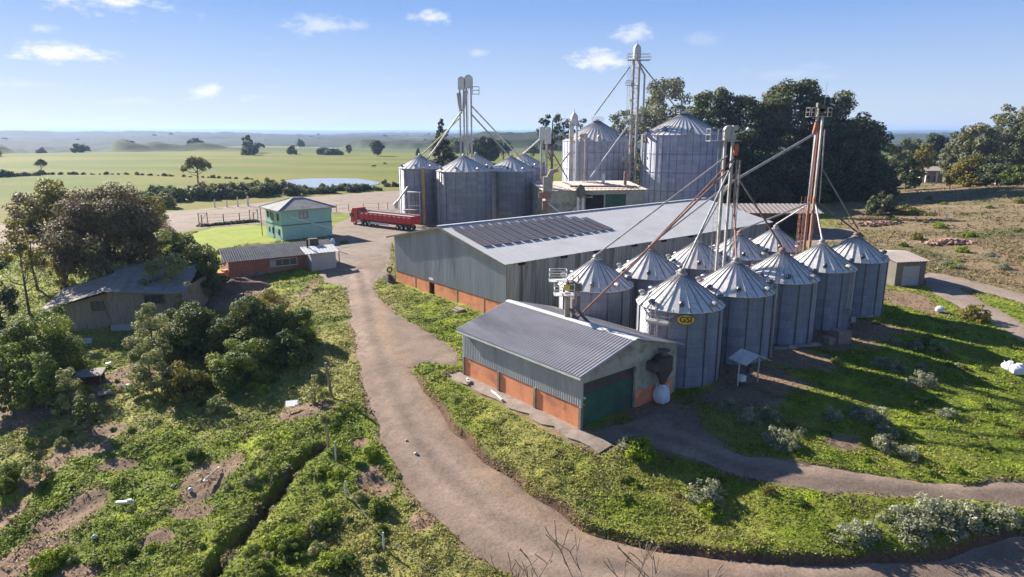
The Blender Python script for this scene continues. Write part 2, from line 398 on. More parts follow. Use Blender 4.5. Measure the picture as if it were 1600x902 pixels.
STRIP = [loc2(SHED_C, a, b) for a, b in ((-1.25,-2.9),(.3,-2.9),(.05,-.1),(.05,15.2),(-1.25,15.6))]
def roads_d(x, y):
    d = np.full(x.shape, 1e3)
    for p in (ROAD_R, YARD_R, HIGH_R, URD_R, RRD_R, BACK_R, LAWN_R, STRIP): d = np.minimum(d, sdist(x, y, p))
    return d
def lin(c): return np.array(c)
def ground_color(x, y, dr):
    """albedo of bare ground or low growth, dr = distance to the nearest road sheet"""
    r = np.hypot(x, y); az = np.degrees(np.arctan2(x, y))
    n1, n2, n3 = fbm(x/3.1, y/3.1, 4, 31), fbm(x/9.0, y/9.0, 4, 37), fbm(x/28.0, y/28.0, 3, 41)
    green, olive, bright, dry, soil = lin((.175,.22,.026)), lin((.26,.27,.048)), lin((.32,.38,.036)), lin((.33,.28,.13)), lin((.27,.185,.13))
    def mx(a, b, t): return a * (1 - t[..., None]) + b * t[..., None]
    c = np.broadcast_to(green, x.shape + (3,)).copy()
    c = mx(c, olive, sstep(-.15, .35, n2)); c = mx(c, bright, sstep(.1, .45, n1) * .8); c = mx(c, dry, sstep(.12, .42, n2 * .6 + n3 * .7) * .45)
    s = np.zeros(x.shape)
    for sx, sy, rx, ry in SOIL_W:
        s = np.maximum(s, 1 - sstep(.75, 1.3, np.hypot((x-sx)/rx, (y-sy)/ry) + n1 * .9))
    s = np.maximum(s, sstep(.45, -.1, dr + n1 * .8) * .8)
    s = np.maximum(s, sstep(.48, .66, n1 * .6 + n2 * .6 + .1) * .5)
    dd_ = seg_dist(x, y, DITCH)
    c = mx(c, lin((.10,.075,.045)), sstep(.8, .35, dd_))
    c = mx(c, soil, s)
    # pale pasture beyond the highway
    past = sstep(178, 205, r) * sstep(12, 4, az - 0)
    past = np.maximum(past, sstep(230, 260, r) * sstep(30, 24, az))
    pc = mx(np.broadcast_to(lin((.115,.155,.014)), x.shape + (3,)), lin((.20,.195,.026)), sstep(-.3, .3, fbm(x/90, y/38, 5, 43)))
    pc = mx(pc, lin((.24,.21,.06)), sstep(300, 215, r) * .6)
    c = mx(c, pc, past)
    s *= (1 - past)
    # brown dry hillside on the right
    hill = sstep(22, 29, az + n2 * 5) * sstep(98, 112, r) * sstep(420, 330, r)
    hc = mx(np.broadcast_to(lin((.25,.185,.115)), x.shape + (3,)), lin((.13,.135,.055)), sstep(.0, .5, fbm(x/14, y/11, 4, 47)))
    hc = mx(hc, lin((.30,.22,.14)), sstep(.05, .4, fbm(x/7, y/5, 4, 48)))
    c = mx(c, hc, hill)
    # farther meadows, scrub and woods
    f = fbm(x/300, y/260, 4, 51); far = sstep(600, 700, r - 150 * sstep(5, -30, az) + 60 * f)
    fc = mx(np.broadcast_to(lin((.085,.115,.045)), x.shape + (3,)), lin((.20,.23,.09)), sstep(.0, .25, fbm(x/420, y/200, 3, 53)))
    wood = sstep(.0, .05, fbm(x/430 + 2, y/260, 5, 55) - .12 * sstep(1500, 1100, r) + .18 * sstep(1500, 2600, r))
    left_wood = sstep(-10, -14, az + 6 * f) * sstep(1150, 1250, r)
    wood = np.maximum(wood, left_wood)
    fc = mx(fc, lin((.022,.034,.018)), wood * sstep(700, 900, r))
    c = mx(c, fc, far)
    return c, s, np.maximum(past, far), wood * sstep(700, 900, r) * far

# ---------------------------------------------------------------- ground materials
def ground_material(name, tint_scale, bump_d, fine):
    m, nt, b = new_mat(name); at = nt.nodes.new('ShaderNodeAttribute'); at.attribute_name = 'Col'
    n = nnoise(nt, fine, 8, .7); n2 = nnoise(nt, fine * .13, 5, .6)
    f = ramp(nt, n, [(.28, (.55,.55,.52)), (.5, (.95,.95,.95)), (.75, (1.35,1.32,1.2))])
    f2 = ramp(nt, n2, [(.3, (.82,.86,.85)), (.7, (1.12,1.08,1.0))])
    c = mixc(nt, 1.0, mixc(nt, 1.0, at.outputs['Color'], f, 'MULTIPLY'), f2, 'MULTIPLY'); link(nt, c, b.inputs['Base Color'])
    b.inputs['Roughness'].default_value = .95; b.inputs['Specular IOR Level'].default_value = .15
    bump(nt, b, n, .8, bump_d); return m
M['ground'] = ground_material('meadow soil', 1, .12, 2.6)
def gravel(name, c, c2, sc=1.0, attr=True):
    m, nt, b = new_mat(name); b.inputs['Roughness'].default_value = .93; b.inputs['Specular IOR Level'].default_value = .2
    a = nnoise(nt, .22 * sc, 6, .65); k = nnoise(nt, 6 * sc, 8, .75); w = nnoise(nt, .9 * sc, 5, .6, dist=.8)
    base = ramp(nt, a, [(.34, c), (.64, c2)])
    base = mixc(nt, ramp(nt, w, [(.45, (0,0,0)), (.72, (.55,.55,.55))]), base, tuple(v * .68 for v in c))
    base = mixc(nt, 1.0, base, ramp(nt, k, [(.3, (.62,.6,.6)), (.5, (1,1,1)), (.72, (1.3,1.28,1.25))]), 'MULTIPLY')
    at = nt.nodes.new('ShaderNodeAttribute'); at.attribute_name = 'Col'
    if attr: base = mixc(nt, 1.0, base, at.outputs['Color'], 'MULTIPLY')
    link(nt, base, b.inputs['Base Color']); bump(nt, b, k, .8, .05); return m
M['road'] = gravel('packed gravel road', (.225,.168,.130), (.31,.232,.18))
M['yard'] = gravel('trodden yard', (.235,.188,.15), (.31,.247,.195), .7)
M['dirt'] = gravel('reddish dirt', (.27,.21,.168), (.345,.27,.215), .6)
M['lawn'] = gravel('mown lawn', (.24,.30,.03), (.33,.37,.045), .9)
M['concrete'] = mat('old concrete', (.27,.215,.175), .9, var=.25, scale=1.5, c2=(.17,.13,.09), bmp=.01)
M['curbsoil'] = gravel('cut earth', (.16,.09,.07), (.24,.15,.11), 1.5, False)

# ---------------------------------------------------------------- terrain: one sheet to the horizon
def Zfull(x, y):
    z = H0(x, y); dr = roads_d(x, y); r = np.hypot(x, y)
    near = sstep(150, 90, r); off = sstep(.0, 1.3, dr)
    weeds = sstep(-3, 3, -x + 6)                                     # the rank growth is left of the road
    z = z + near * off * (fbm(x/1.3, y/1.3, 4, 61) * (.10 + .22 * weeds) + fbm(x/5.0, y/5.0, 3, 63) * (.17 + .26 * weeds))
    ds = seg_dist(x, y, SCARP); sd = sdist(x, y, ROAD_R)
    cut = .36 + .25 * fbm(x/3, y/3, 2, 66)
    z = z + cut * sstep(.05, .5, sd) * np.exp(-np.maximum(sd, 0) / 7) * sstep(6, 1.5, ds)
    dd = seg_dist(x, y, DITCH) + fbm(x/1.0, y/1.0, 4, 67) * .9
    z = z - 1.15 * sstep(.7, .15, dd) * sstep(0, 4, sd)
    dv = seg_dist(x, y, RIVULET) + fbm(x/1.2, y/1.2, 3, 68) * .6
    z = z - .35 * sstep(.9, .2, dv)
    z = np.where((dr < .05) & (r < 400), H0(x, y) - .06, z)
    dp = sdist(x, y, POND); z = np.where(r < 450, z + sstep(1.5, 12, dp) * 0 + np.where(dp < 3, -.5 * sstep(3, -4, dp), 0), z)
    return z, dr, sd
def terrain():
    az = np.concatenate([np.radians(np.arange(-54, 54, .27)), np.radians(np.concatenate([np.arange(54, 306, 3.0)]))])
    rr = [6.0]
    while rr[-1] < 42000:
        rr.append(rr[-1] * (1.0068 if rr[-1] > 22 and rr[-1] < 330 else 1.014 if rr[-1] < 12000 else 1.04))
    rr = np.array(rr); A, R = np.meshgrid(az, rr); X, Y = R * np.sin(A), R * np.cos(A)
    Z, dr, sd = Zfull(X, Y)
    C, s, past, wood = ground_color(X, Y, dr)
    ds = seg_dist(X, Y, SCARP)
    t = (sstep(.75, .3, sd) * sstep(3, .8, ds))[..., None]; C = C * (1 - t) + lin((.15,.085,.06)) * t
    Z = Z + wood * (10 + 7 * fbm(X/45, Y/45, 3, 71)) + wood * 5 * vnoise(X/14, Y/14, 72)
    nr, na = X.shape; idx = np.arange(nr * na).reshape(nr, na)
    q = np.stack([idx[:-1], np.roll(idx, -1, 1)[:-1], np.roll(idx, -1, 1)[1:], idx[1:]], -1).reshape(-1, 4)
    q = q[:, ::-1]
    v = np.stack([X.ravel(), Y.ravel(), Z.ravel()], 1); v = np.vstack([v, [[0, 0, Z[0].mean()]]])
    fan = np.stack([np.roll(idx[0], -1), idx[0], np.full(na, nr*na), np.full(na, nr*na)], 1)
    c = np.vstack([C.reshape(-1, 3), [[.15, .2, .04]]])
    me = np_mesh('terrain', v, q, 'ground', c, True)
    tag(obj('terrain', me), kind='structure')
terrain()

TRACK = [G(a, b).to_2d()[:] for a, b in ((560,425),(572,470),(582,520),(598,568),(620,625),(652,688),(700,748),(765,802),(850,850),(960,888),(1100,908),(1300,914),(1500,888),(1660,845))]
TRACK2 = [G(a, b).to_2d()[:] for a, b in ((985,672),(1060,690),(1150,726),(1250,747),(1380,763),(1500,772),(1660,776))]
WASH = [G(a, b).to_2d()[:] for a, b in ((600,462),(592,500),(608,540),(640,575),(668,622),(705,680),(752,735),(820,790),(900,838),(1000,870),(1150,890))]
def road_tint(x, y):
    d = np.minimum(seg_dist(x, y, TRACK), seg_dist(x, y, TRACK2)); w = fbm(x/1.4, y/1.4, 4, 81); q = fbm(x/6, y/6, 3, 83)
    rut = np.exp(-((d + .25*w - .95)/.34)**2); mid_ = np.exp(-((d + .3*w)/.4)**2)
    t = 1 + (.24 + .3*q) * rut - .2 * mid_ - .2 * sstep(1.6, 2.8, d + .6*w) * (.6 + q) + .14 * w
    c = np.stack([t, t * (.995 + .01*w), t * .98], -1)
    s_ = sstep(.9, .2, seg_dist(x, y, WASH) + .7 * w)[..., None]; return c * (1 - .8*s_) + .8 * s_ * np.array([1.22, 1.12, .98])
def sheet(name, poly, off, step, m, label=None, zfun=None, tint=None):
    p = np.array(poly); x0, y0 = p.min(0) - step; x1, y1 = p.max(0) + step
    gx, gy = np.arange(x0, x1, step), np.arange(y0, y1, step); X, Y = np.meshgrid(gx, gy)
    cx, cy = X[:-1,:-1] + step/2, Y[:-1,:-1] + step/2; keep = sdist(cx, cy, poly) < step * .1
    idx = np.arange(X.size).reshape(X.shape)
    q = np.stack([idx[:-1,:-1], idx[:-1,1:], idx[1:,1:], idx[1:,:-1]], -1)[keep]
    cnt = np.bincount(q.ravel(), minlength=X.size); bnd = (cnt > 0) & (cnt < 4)
    xf, yf = X.ravel().copy(), Y.ravel().copy(); e = .02
    for _ in range(2):
        bx, by = xf[bnd], yf[bnd]; d = sdist(bx, by, poly)
        gxn = (sdist(bx+e, by, poly) - sdist(bx-e, by, poly)) / (2*e); gyn = (sdist(bx, by+e, poly) - sdist(bx, by-e, poly)) / (2*e)
        xf[bnd] = bx - d * gxn; yf[bnd] = by - d * gyn
    used = np.where(cnt > 0)[0]; remap = np.full(X.size, -1); remap[used] = np.arange(len(used)); q = remap[q]
    xu, yu = xf[used], yf[used]; z = (H0(xu, yu) if zfun is None else zfun(xu, yu)) + off
    b = bnd[used]; z = z - b * (off + .03)                           # the rim dips into the soil
    me = np_mesh(name, np.stack([xu, yu, z], 1), q, m, (np.ones((len(xu), 3)) if tint is None else tint(xu, yu)), True)
    return tag(obj(name, me), kind='structure')
sheet('highway', HIGH_R, .03, 1.6, 'dirt')
sheet('yard', YARD_R, .045, 1.0, 'yard')
def road_z(x, y):
    return H0(x, y) + .02 * fbm(x/1.5, y/1.5, 3, 75)
sheet('road', ROAD_R, .065, .5, 'road', zfun=road_z, tint=road_tint)
sheet('dirt_road', URD_R, .04, .5, 'road', zfun=road_z, tint=road_tint)
o = sheet('dirt_track', RRD_R, .04, .8, 'dirt')
sheet('path', BACK_R, .06, .8, 'dirt')
sheet('lawn', LAWN_R, .075, 1.0, 'lawn')
# pond
m, nt, b = new_mat('still pond water'); b.inputs['Base Color'].default_value = (.30,.33,.34,1); b.inputs['Roughness'].default_value = .16
b.inputs['Specular IOR Level'].default_value = .9; b.inputs['IOR'].default_value = 1.33; bump(nt, b, nnoise(nt, 1.5, 4, .6), .12, .05); M['water'] = m
zp = np.mean([gz(*p) for p in POND]) - .02
sheet('pond_water', rough_poly(POND, 3, .8, 12), .03, 2.0, 'water', zfun=lambda x, y: np.full(x.shape, zp))
def grassify(): pass
# ---------------------------------------------------------------- building materials
def galvanised(name, base, spangle=1.0, bands=True, metal=.55, rough=.42, zper=.11, ring=.82, sect=None):
    """zinc sheet: fine horizontal corrugation as bump, faint course joints and dull weathering"""
    m, nt, b = new_mat(name); b.inputs['Metallic'].default_value = metal; b.inputs['Roughness'].default_value = rough
    n = nnoise(nt, .9, 6, .7, stretch=(1, 1, .35)); n2 = nnoise(nt, 5 * spangle, 3, .6)
    c = ramp(nt, n, [(.3, tuple(v*.82 for v in base)), (.7, tuple(min(1, v*1.12) for v in base))])
    c = mixc(nt, 1.0, c, ramp(nt, n2, [(.3, (.9,.9,.9)), (.7, (1.06,1.06,1.08))]), 'MULTIPLY')
    st_ = ramp(nt, nnoise(nt, 1.3, 7, .75, stretch=(1.6, 1.6, .22), dist=.5), [(.46, (1,1,1)), (.62, (.80,.74,.66)), (.75, (.62,.52,.42))]); c = mixc(nt, 1.0 if not bands else .55, c, st_, 'MULTIPLY')
    tc = nt.nodes.new('ShaderNodeTexCoord'); sp = nt.nodes.new('ShaderNodeSeparateXYZ'); link(nt, tc.outputs['Object'], sp.inputs[0])
    def mth(op, a, v=0, v2=None):
        q = nt.nodes.new('ShaderNodeMath'); q.operation = op; link(nt, a, q.inputs[0])
        if isinstance(v, (int, float)): q.inputs[1].default_value = v
        else: link(nt, v, q.inputs[1])
        return q.outputs[0]
    if bands:
        fr = mth('FRACT', mth('DIVIDE', sp.outputs[2], ring)); joint = ramp(nt, fr, [(0, (.62,.64,.68)), (.05, (1,1,1))])
        c = mixc(nt, 1.0, c, joint, 'MULTIPLY')
        cell = mth('FLOOR', mth('DIVIDE', sp.outputs[2], ring))
        ang = mth('FLOOR', mth('MULTIPLY', mth('ARCTAN2', sp.outputs[1], sp.outputs[0]), (sect or 12) / (2*math.pi)))
        wn_ = nt.nodes.new('ShaderNodeTexWhiteNoise'); wn_.noise_dimensions = '2D'
        cb = nt.nodes.new('ShaderNodeCombineXYZ'); link(nt, cell, cb.inputs[0]); link(nt, ang, cb.inputs[1]); link(nt, cb.outputs[0], wn_.inputs[0])
        c = mixc(nt, 1.0, c, ramp(nt, wn_.outputs[0], [(0, (.86,.87,.9)), (1, (1.08,1.08,1.08))]), 'MULTIPLY')
        s = mth('SINE', mth('MULTIPLY', sp.outputs[2], 2*math.pi/zper)); bump(nt, b, s, .6, .03)
    link(nt, c, b.inputs['Base Color']); return m
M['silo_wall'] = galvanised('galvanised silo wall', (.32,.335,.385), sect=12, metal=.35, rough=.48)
M['silo_wall_tall'] = galvanised('galvanised silo wall tall', (.42,.45,.56), ring=1.15, zper=.2, sect=26, metal=.3, rough=.5)
M['silo_rib'] = galvanised('galvanised stiffener', (.17,.18,.215), bands=False)
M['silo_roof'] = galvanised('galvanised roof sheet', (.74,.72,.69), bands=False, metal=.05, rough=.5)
M['roof_rib'] = mat('roof seam', (.24,.24,.26), .6, .3)
M['steel'] = mat('galvanised pipe', (.42,.41,.40), .5, .45, var=.25, scale=2.5, c2=(.30,.24,.20), stretch=(1,1,.4))
M['rust'] = mat('rusty red pipe', (.30,.14,.10), .8, .1, var=.3, scale=3, c2=(.34,.29,.26))
M['rust_orange'] = mat('rust orange trunk', (.33,.16,.10), .85, 0, var=.35, scale=2.2, c2=(.24,.18,.15), stretch=(1,1,.3))
M['red_paint'] = mat('faded red paint', (.44,.12,.07), .7, 0, var=.2)
M['dark_steel'] = mat('dull dark steel', (.14,.135,.13), .7, .3, var=.3, c2=(.2,.12,.08))
M['black'] = mat('dark opening', (.012,.012,.013), .9, var=.2)
M['yellow'] = mat('yellow enamel', (.78,.50,.03), .5, var=.08)
M['sign_dark'] = mat('sign lettering', (.035,.03,.03), .6, var=.1)
M['orange_wall'] = mat('orange painted plaster', (.80,.31,.15), .9, var=.12, scale=.8, c2=(.50,.19,.10), bmp=.004)
M['grey_sheet'] = mat('grey weathered sheet', (.42,.43,.465), .6, .15, var=.12, scale=.8, c2=(.30,.31,.33), stretch=(1,1,.15))
M['old_sheet'] = mat('stained old sheet', (.34,.335,.32), .7, .15, var=.35, scale=.8, c2=(.13,.125,.12), stretch=(1.6,1.6,.10))
M['white_roof'] = mat('pale metal roof', (.58,.57,.56), .6, .0, var=.08, scale=.3, c2=(.50,.49,.47))
M['shed_roof'] = mat('fibre cement roof', (.46,.43,.43), .5, .2, var=.2, scale=.55, c2=(.29,.265,.27), stretch=(1,.25,1))
M['trim'] = mat('pale roof trim', (.60,.60,.58), .6, .1)
M['plaster'] = mat('dirty cream plaster', (.42,.39,.32), .92, var=.2, scale=.9, c2=(.22,.21,.17), bmp=.004)
M['green_door'] = mat('dark green door', (.035,.12,.075), .75, var=.3, scale=.7, c2=(.05,.075,.055))
M['brown_board'] = mat('dark brown board', (.085,.070,.058), .85, var=.3, scale=1)
M['solar'] = mat('solar glass', (.15,.13,.135), .35, .1, var=.08, scale=.4)
M['solar_frame'] = mat('panel frame', (.34,.31,.30), .45, .4)
M['teal'] = mat('teal painted wall', (.33,.55,.48), .9, var=.08, scale=.7, c2=(.29,.50,.45))
M['house_roof'] = mat('grey tile roof', (.27,.265,.255), .85, var=.2, scale=.8, c2=(.20,.19,.18))
M['fibro'] = mat('fibre cement sheet', (.33,.29,.26), .85, var=.25, scale=1.4, c2=(.24,.20,.18))
M['brick_red'] = mat('red rendered brick', (.33,.15,.105), .92, var=.2, scale=1.5, c2=(.30,.11,.08), bmp=.006)
M['grey_block'] = mat('grey block render', (.40,.38,.37), .92, var=.12, scale=1.2)
M['white_paint'] = mat('white paint', (.74,.73,.70), .6, var=.08)
M['glass'] = mat('window glass', (.05,.06,.07), .12, .0, var=.1)
M['curtain'] = mat('pale curtain glass', (.34,.36,.38), .3, .0, var=.2)
M['wood'] = mat('weathered timber', (.22,.16,.115), .9, var=.3, scale=3, stretch=(4,4,.4))
M['grey_wood'] = mat('grey board wall', (.29,.235,.185), .9, var=.3, scale=2, stretch=(5,5,.4), c2=(.12,.10,.085))
M['bale_roof'] = mat('mossy grey roof', (.30,.265,.225), .9, var=.25, scale=1.1, c2=(.22,.19,.15), bmp=.01)
M['beige_roof'] = mat('sandy pale roof', (.62,.52,.43), .85, var=.14, scale=.35, c2=(.50,.38,.29), bmp=.01)
M['brown_roof'] = mat('brown sheet roof', (.30,.255,.235), .75, var=.12, scale=.7, c2=(.25,.21,.19))

# ---------------------------------------------------------------- grain silos
def emblem(parent, x, y, z, rz, w, txt, flip=False):
    """oval yellow plate with dark rim and letters, facing local -y"""
    t = MB(); n = 28
    def oval(a, b, y0, y1):
        t_ = MB(); pts = [(a*math.cos(2*math.pi*k/n), b*math.sin(2*math.pi*k/n)) for k in range(n)]
        return t_.prism(pts, y0, y1, lambda px, pz, d: (px, -d, pz))
    rim = oval(w/2, w*.29, 0, .04).build('emblem_plate', 'sign_dark', parent); rim.location = (x, y, z); rim.rotation_euler = (0, 0, rz)
    f = oval(w*.47, w*.26, .04, .06).build('emblem_face', 'yellow', rim)
    cu = bpy.data.curves.new('emblem_letters', 'FONT'); cu.body = txt; cu.align_x = 'CENTER'; cu.align_y = 'CENTER'; cu.size = w * .46
    cu.extrude = .012; cu.offset = w * .012; cu.materials.append(M['sign_dark'])
    to = bpy.data.objects.new('emblem_letters', cu); COL.objects.link(to)
    dg = bpy.context.evaluated_depsgraph_get(); me = bpy.data.meshes.new_from_object(to.evaluated_get(dg)); bpy.data.objects.remove(to)
    lt = obj('emblem_letters', me, rim); lt.location = (0, -.065, 0); lt.rotation_euler = (math.pi/2, 0, 0)
    return rim
def railing(mb, pts, h=1.0, r=.02, mid=True, closed=False):
    pts = [Vector(p) for p in pts]; seq = pts + ([pts[0]] if closed else [])
    for p in pts: mb.beam(p, p + Vector((0,0,h)), r*2, r*2)
    for a, b in zip(seq[:-1], seq[1:]):
        for hh in ([h, h*.52] if mid else [h]): mb.beam(a + Vector((0,0,hh)), b + Vector((0,0,hh)), r*2, r*2)
    return mb
def silo(label, cx, cy, R, hc, cone, z0, secs=24, ribs=24, wall='silo_wall', cap=.42, vents=8, ladder=None, sign=None, group=None, platform=False, rustcap=False, doorang=None, seed=0, rings=None):
    rnd = random.Random(seed)
    t = thing('grain_silo', label, 'grain silo', (cx, cy, z0), 0, group)
    b = MB(); n = 64
    b.lathe([(R, -.6), (R, hc)], n); b.f = b.f[:-2] + [b.f[-2]]
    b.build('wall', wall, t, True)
    rb = MB()
    for k in range(ribs):
        a = 2*math.pi*(k + .37)/ribs + seed; rb.box((math.cos(a)*(R+.03), math.sin(a)*(R+.03), hc/2 - .3), (.10, .085, hc + .55), a)
    rb.lathe([(R+.02, hc-.10), (R+.07, hc-.08), (R+.07, hc-.02), (R+.02, hc)], n)
    if rings:
        for z in rings: rb.lathe([(R+.015, z-.05), (R+.07, z-.04), (R+.07, z+.04), (R+.015, z+.05)], n)
    rb.build('stiffener', 'silo_rib', t, True)
    rf = MB(); r0, z1 = R + .14, hc + cone
    rf.lathe([(r0, hc - .03), (r0, hc + .015), (cap, z1)], secs)
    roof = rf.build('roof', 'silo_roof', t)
    sm = MB()
    for k in range(secs):
        a = 2*math.pi*k/secs; p = Vector((math.cos(a)*r0, math.sin(a)*r0, hc + .045)); q = Vector((math.cos(a)*cap, math.sin(a)*cap, z1 + .03))
        sm.beam(p, q, .055 if R < 6 else .14, .06 if R < 6 else .12)
    sm.build('seam', 'roof_rib', roof)
    c = MB(); c.lathe([(cap+.06, z1-.05), (cap+.06, z1+.12), (cap*.7, z1+.17), (cap*.7, z1+.34), (cap*.85, z1+.36), (cap*.5, z1+.52), (.12, z1+.56)], 16)
    c.build('roof_cap', 'rust' if rustcap else 'steel', t, True)
    for k in range(vents):
        a = 2*math.pi*(k+.5)/vents + .2 + rnd.uniform(-.1,.1); fr = .80 if k % 2 else .86
        rr = cap + (r0-cap)*fr; zz = z1 + (hc - z1)*fr
        v = MB(); s = .22 if R < 6 else .5
        v.tube([(0,0,-.1), (0,0,s*1.1)], s*.8, 12)
        v.tube([(0,0,s*.9), (s*.9,0,s*1.15), (s*1.7,0,s*.75)], [s*1.05, s*1.05, s*.95], 12)
        vo = v.build('roof_vent', 'silo_rib' if k % 3 else 'steel', t, True); vo.location = (math.cos(a)*rr, math.sin(a)*rr, zz); vo.rotation_euler = (0, 0, a)
    if ladder is not None:
        l = MB(); a = ladder; ux, uy = math.cos(a), math.sin(a); tx, ty = -uy, ux
        for s in (-.22, .22): l.beam((ux*(R+.22)+tx*s, uy*(R+.22)+ty*s, 0), (ux*(R+.22)+tx*s, uy*(R+.22)+ty*s, hc+.5), .05, .05)
        for k in range(int(hc/.3)): l.beam((ux*(R+.22)-tx*.22, uy*(R+.22)-ty*.22, .2+k*.3), (ux*(R+.22)+tx*.22, uy*(R+.22)+ty*.22, .2+k*.3), .03, .03)
        l.build('ladder', 'steel', t)
        if cone > 1:
            l2 = MB()
            for s in (-.2,.2): l2.beam((ux*r0+tx*s, uy*r0+ty*s, hc+.16), (ux*cap+tx*s, uy*cap+ty*s, z1+.16), .035, .035)
            nst = int(R/.4)
            for k in range(nst):
                f = k/nst; rr = r0+(cap-r0)*f; zz = hc+.16+cone*f
                l2.beam((ux*rr-tx*.2, uy*rr-ty*.2, zz), (ux*rr+tx*.2, uy*rr+ty*.2, zz), .03, .03)
            l2.build('roof_ladder', 'steel', t)
    if platform is not False:
        a = platform; p = MB(); w, d, zz = 2.0, .9, hc - .75
        p.box((0, -d/2, 0), (w, d, .06)); p.box((0,-d,-.06), (w,.06,.14))
        railing(p, [(-w/2,-.05,0), (-w/2,-d,0), (0,-d,0), (w/2,-d,0), (w/2,-.05,0)], 1.0, .022)
        for s in (-w/2+.1, w/2-.1): p.beam((s,-d+.05,-.05), (s,0,-.9), .05, .05)
        po = p.build('platform', 'steel', t); po.location = (math.cos(a)*(R+.03), math.sin(a)*(R+.03), zz); po.rotation_euler = (0,0,a+math.pi/2)
    if sign:
        a, w = sign; emblem(t, math.cos(a)*(R+.14), math.sin(a)*(R+.14), hc - .52, a + math.pi/2, w, 'GSI')
    return t
S0 = Vector((14.45, 55.7)); STEP = 8.2; ROWGAP = 9.95
def row(k, w=0): return (S0.x + UA[0]*STEP*k + UB[0]*w, S0.y + UA[1]*STEP*k + UB[1]*w)
def cam_ang(x, y, off=0): return math.atan2(-y, -x) + R_(off)
SR, SH, SCN = 3.6, 6.15, 2.4
front_labels = ['front silo with a bright yellow oval emblem, standing against the end of the orange shed',
 'plain silo behind the small pitched metal hood, second in the front row',
 'middle silo of the front row with a dull yellow emblem high on its left edge',
 'fourth silo of the front row, between the dull emblem one and the last',
 'last silo of the front row, ochre stained peak, beside the small grey hut']
for k in range(5):
    x, y = row(k); z0 = gz(x, y)
    kw = {}
    if k == 0: kw = dict(sign=(cam_ang(x, y, 8), 1.5), platform=cam_ang(x, y, -22), ladder=cam_ang(x, y, -33))
    if k == 2: kw = dict(sign=(cam_ang(x, y, -26), 1.25), ladder=cam_ang(x, y, -6))
    if k == 1: kw = dict(ladder=cam_ang(x, y, 75))
    if k == 3: kw = dict(ladder=cam_ang(x, y, 55))
    silo(front_labels[k], x, y, SR, 5.75 - z0*.9, SCN, z0, ribs=14, group='silos of the front double row', rustcap=(k in (2,4)), seed=k, **kw)
back_labels = ['rear row silo nearest the orange shed, beside the railed intake head',
 'rear row silo with reddish rust round its roof cap, second from the orange shed',
 'third silo of the rear row, just left of the foot of the shorter elevator',
 'fourth silo of the rear row, its roof peak under a red and grey spout',
 'farthest silo of the rear row, left of the rust coloured elevator trunk']
for k in range(5):
    x, y = row(k, ROWGAP); z0 = gz(x, y)
    silo(back_labels[k], x, y, SR*.98, 5.6 - z0*.9, SCN*.98, z0, ribs=14, group='silos of the front double row', rustcap=(k in (1,3)), seed=k+7,
         ladder=cam_ang(x, y, 60) if k % 2 else None)
# middle group left of the warehouse ridge
def silo_px(label, px, Y, R, hc, cone, **kw):
    x = xat(px, Y, 8); return silo(label, x, Y, R, hc, cone, gz(x, Y), **kw)
silo_px('leftmost silo beside the red truck with a loading spout down its front', 657.5, 152, 4.75, 12.0, 2.6, ribs=14, secs=26, seed=21, ladder=None, group='silos by the twin elevator')
silo_px('silo directly below the twin headed elevator, right of the one by the red truck', 725.5, 146, 5.9, 11.7, 3.0, ribs=16, secs=28, seed=22, group='silos by the twin elevator', ladder=cam_ang(-11,146,-62))
silo_px('silo mostly hidden behind the twin elevator, only a slope of its roof showing', 744, 169, 5.6, 11.3, 3.1, ribs=16, secs=28, seed=23, group='silos by the twin elevator')
silo_px('silo at the right of its cluster, close to the slender tubular elevator', 799, 155, 5.7, 11.3, 2.9, ribs=16, secs=28, seed=24, group='silos by the twin elevator', ladder=cam_ang(0,155,-70), platform=cam_ang(0,155,-58))
silo_px('silo tucked behind its neighbour, blue grey roof peak showing beside the tubular elevator', 819, 169, 5.7, 11.5, 2.9, ribs=16, secs=28, seed=25, group='silos by the twin elevator')
# the two tall ones
silo_px('tall wide silo rising behind the warehouse roof with a small orange plate at its rim', 1063.5, 186, 11.1, 19.0, 5.5, ribs=36, secs=44, wall='silo_wall_tall', cap=.9, vents=9, seed=31, group='tall silos behind', rings=[4.6,9.4,14.2], ladder=cam_ang(48,186,62))
x_, y_ = xat(1063.5,186,8), 186
silo_px('tall wide silo behind the sandy roofed building, slender elevator pipes in front of it', 931, 202, 10.1, 17.2, 5.6, ribs=34, secs=42, wall='silo_wall_tall', cap=.9, vents=9, seed=32, group='tall silos behind', rings=[4.6,9.4,14.2])
o = bpy.data.objects['grain_silo.015'] if 'grain_silo.015' in bpy.data.objects else None
tall = [q for q in bpy.data.objects if q.name.startswith('grain_silo') and q.get('label', '').startswith('tall wide silo rising')][0]
a = cam_ang(x_, y_, -61); p = MB().prism([(math.cos(math.pi/4*k+.4)*.9, math.sin(math.pi/4*k+.4)*.9) for k in range(8)], 0, .08, lambda px, pz, d: (px, -d, pz)).build('emblem_plate', 'rust_orange', tall)
p.location = (math.cos(a)*11.3, math.sin(a)*11.3, 17.8); p.rotation_euler = (0, 0, a + math.pi/2)
p2 = MB().prism([(math.cos(math.pi/4*k+.4)*.5, math.sin(math.pi/4*k+.4)*.5) for k in range(8)], .08, .12, lambda px, pz, d: (px, -d, pz)).build('emblem_face', 'yellow', p)
# roof peak catwalks on the tall silos
for q in [q for q in list(bpy.data.objects) if q.get('label', '').startswith('tall wide')]:
    h = 19.0 + 5.5 if 'rising' in q['label'] else 17.2 + 5.6; m = MB()
    m.box((0,0,h+.1), (3.2,3.2,.12)); railing(m, [(-1.6,-1.6,h+.1),(1.6,-1.6,h+.1),(1.6,1.6,h+.1),(-1.6,1.6,h+.1)], 1.1, .04, closed=True)
    m.build('peak_platform', 'steel', q)

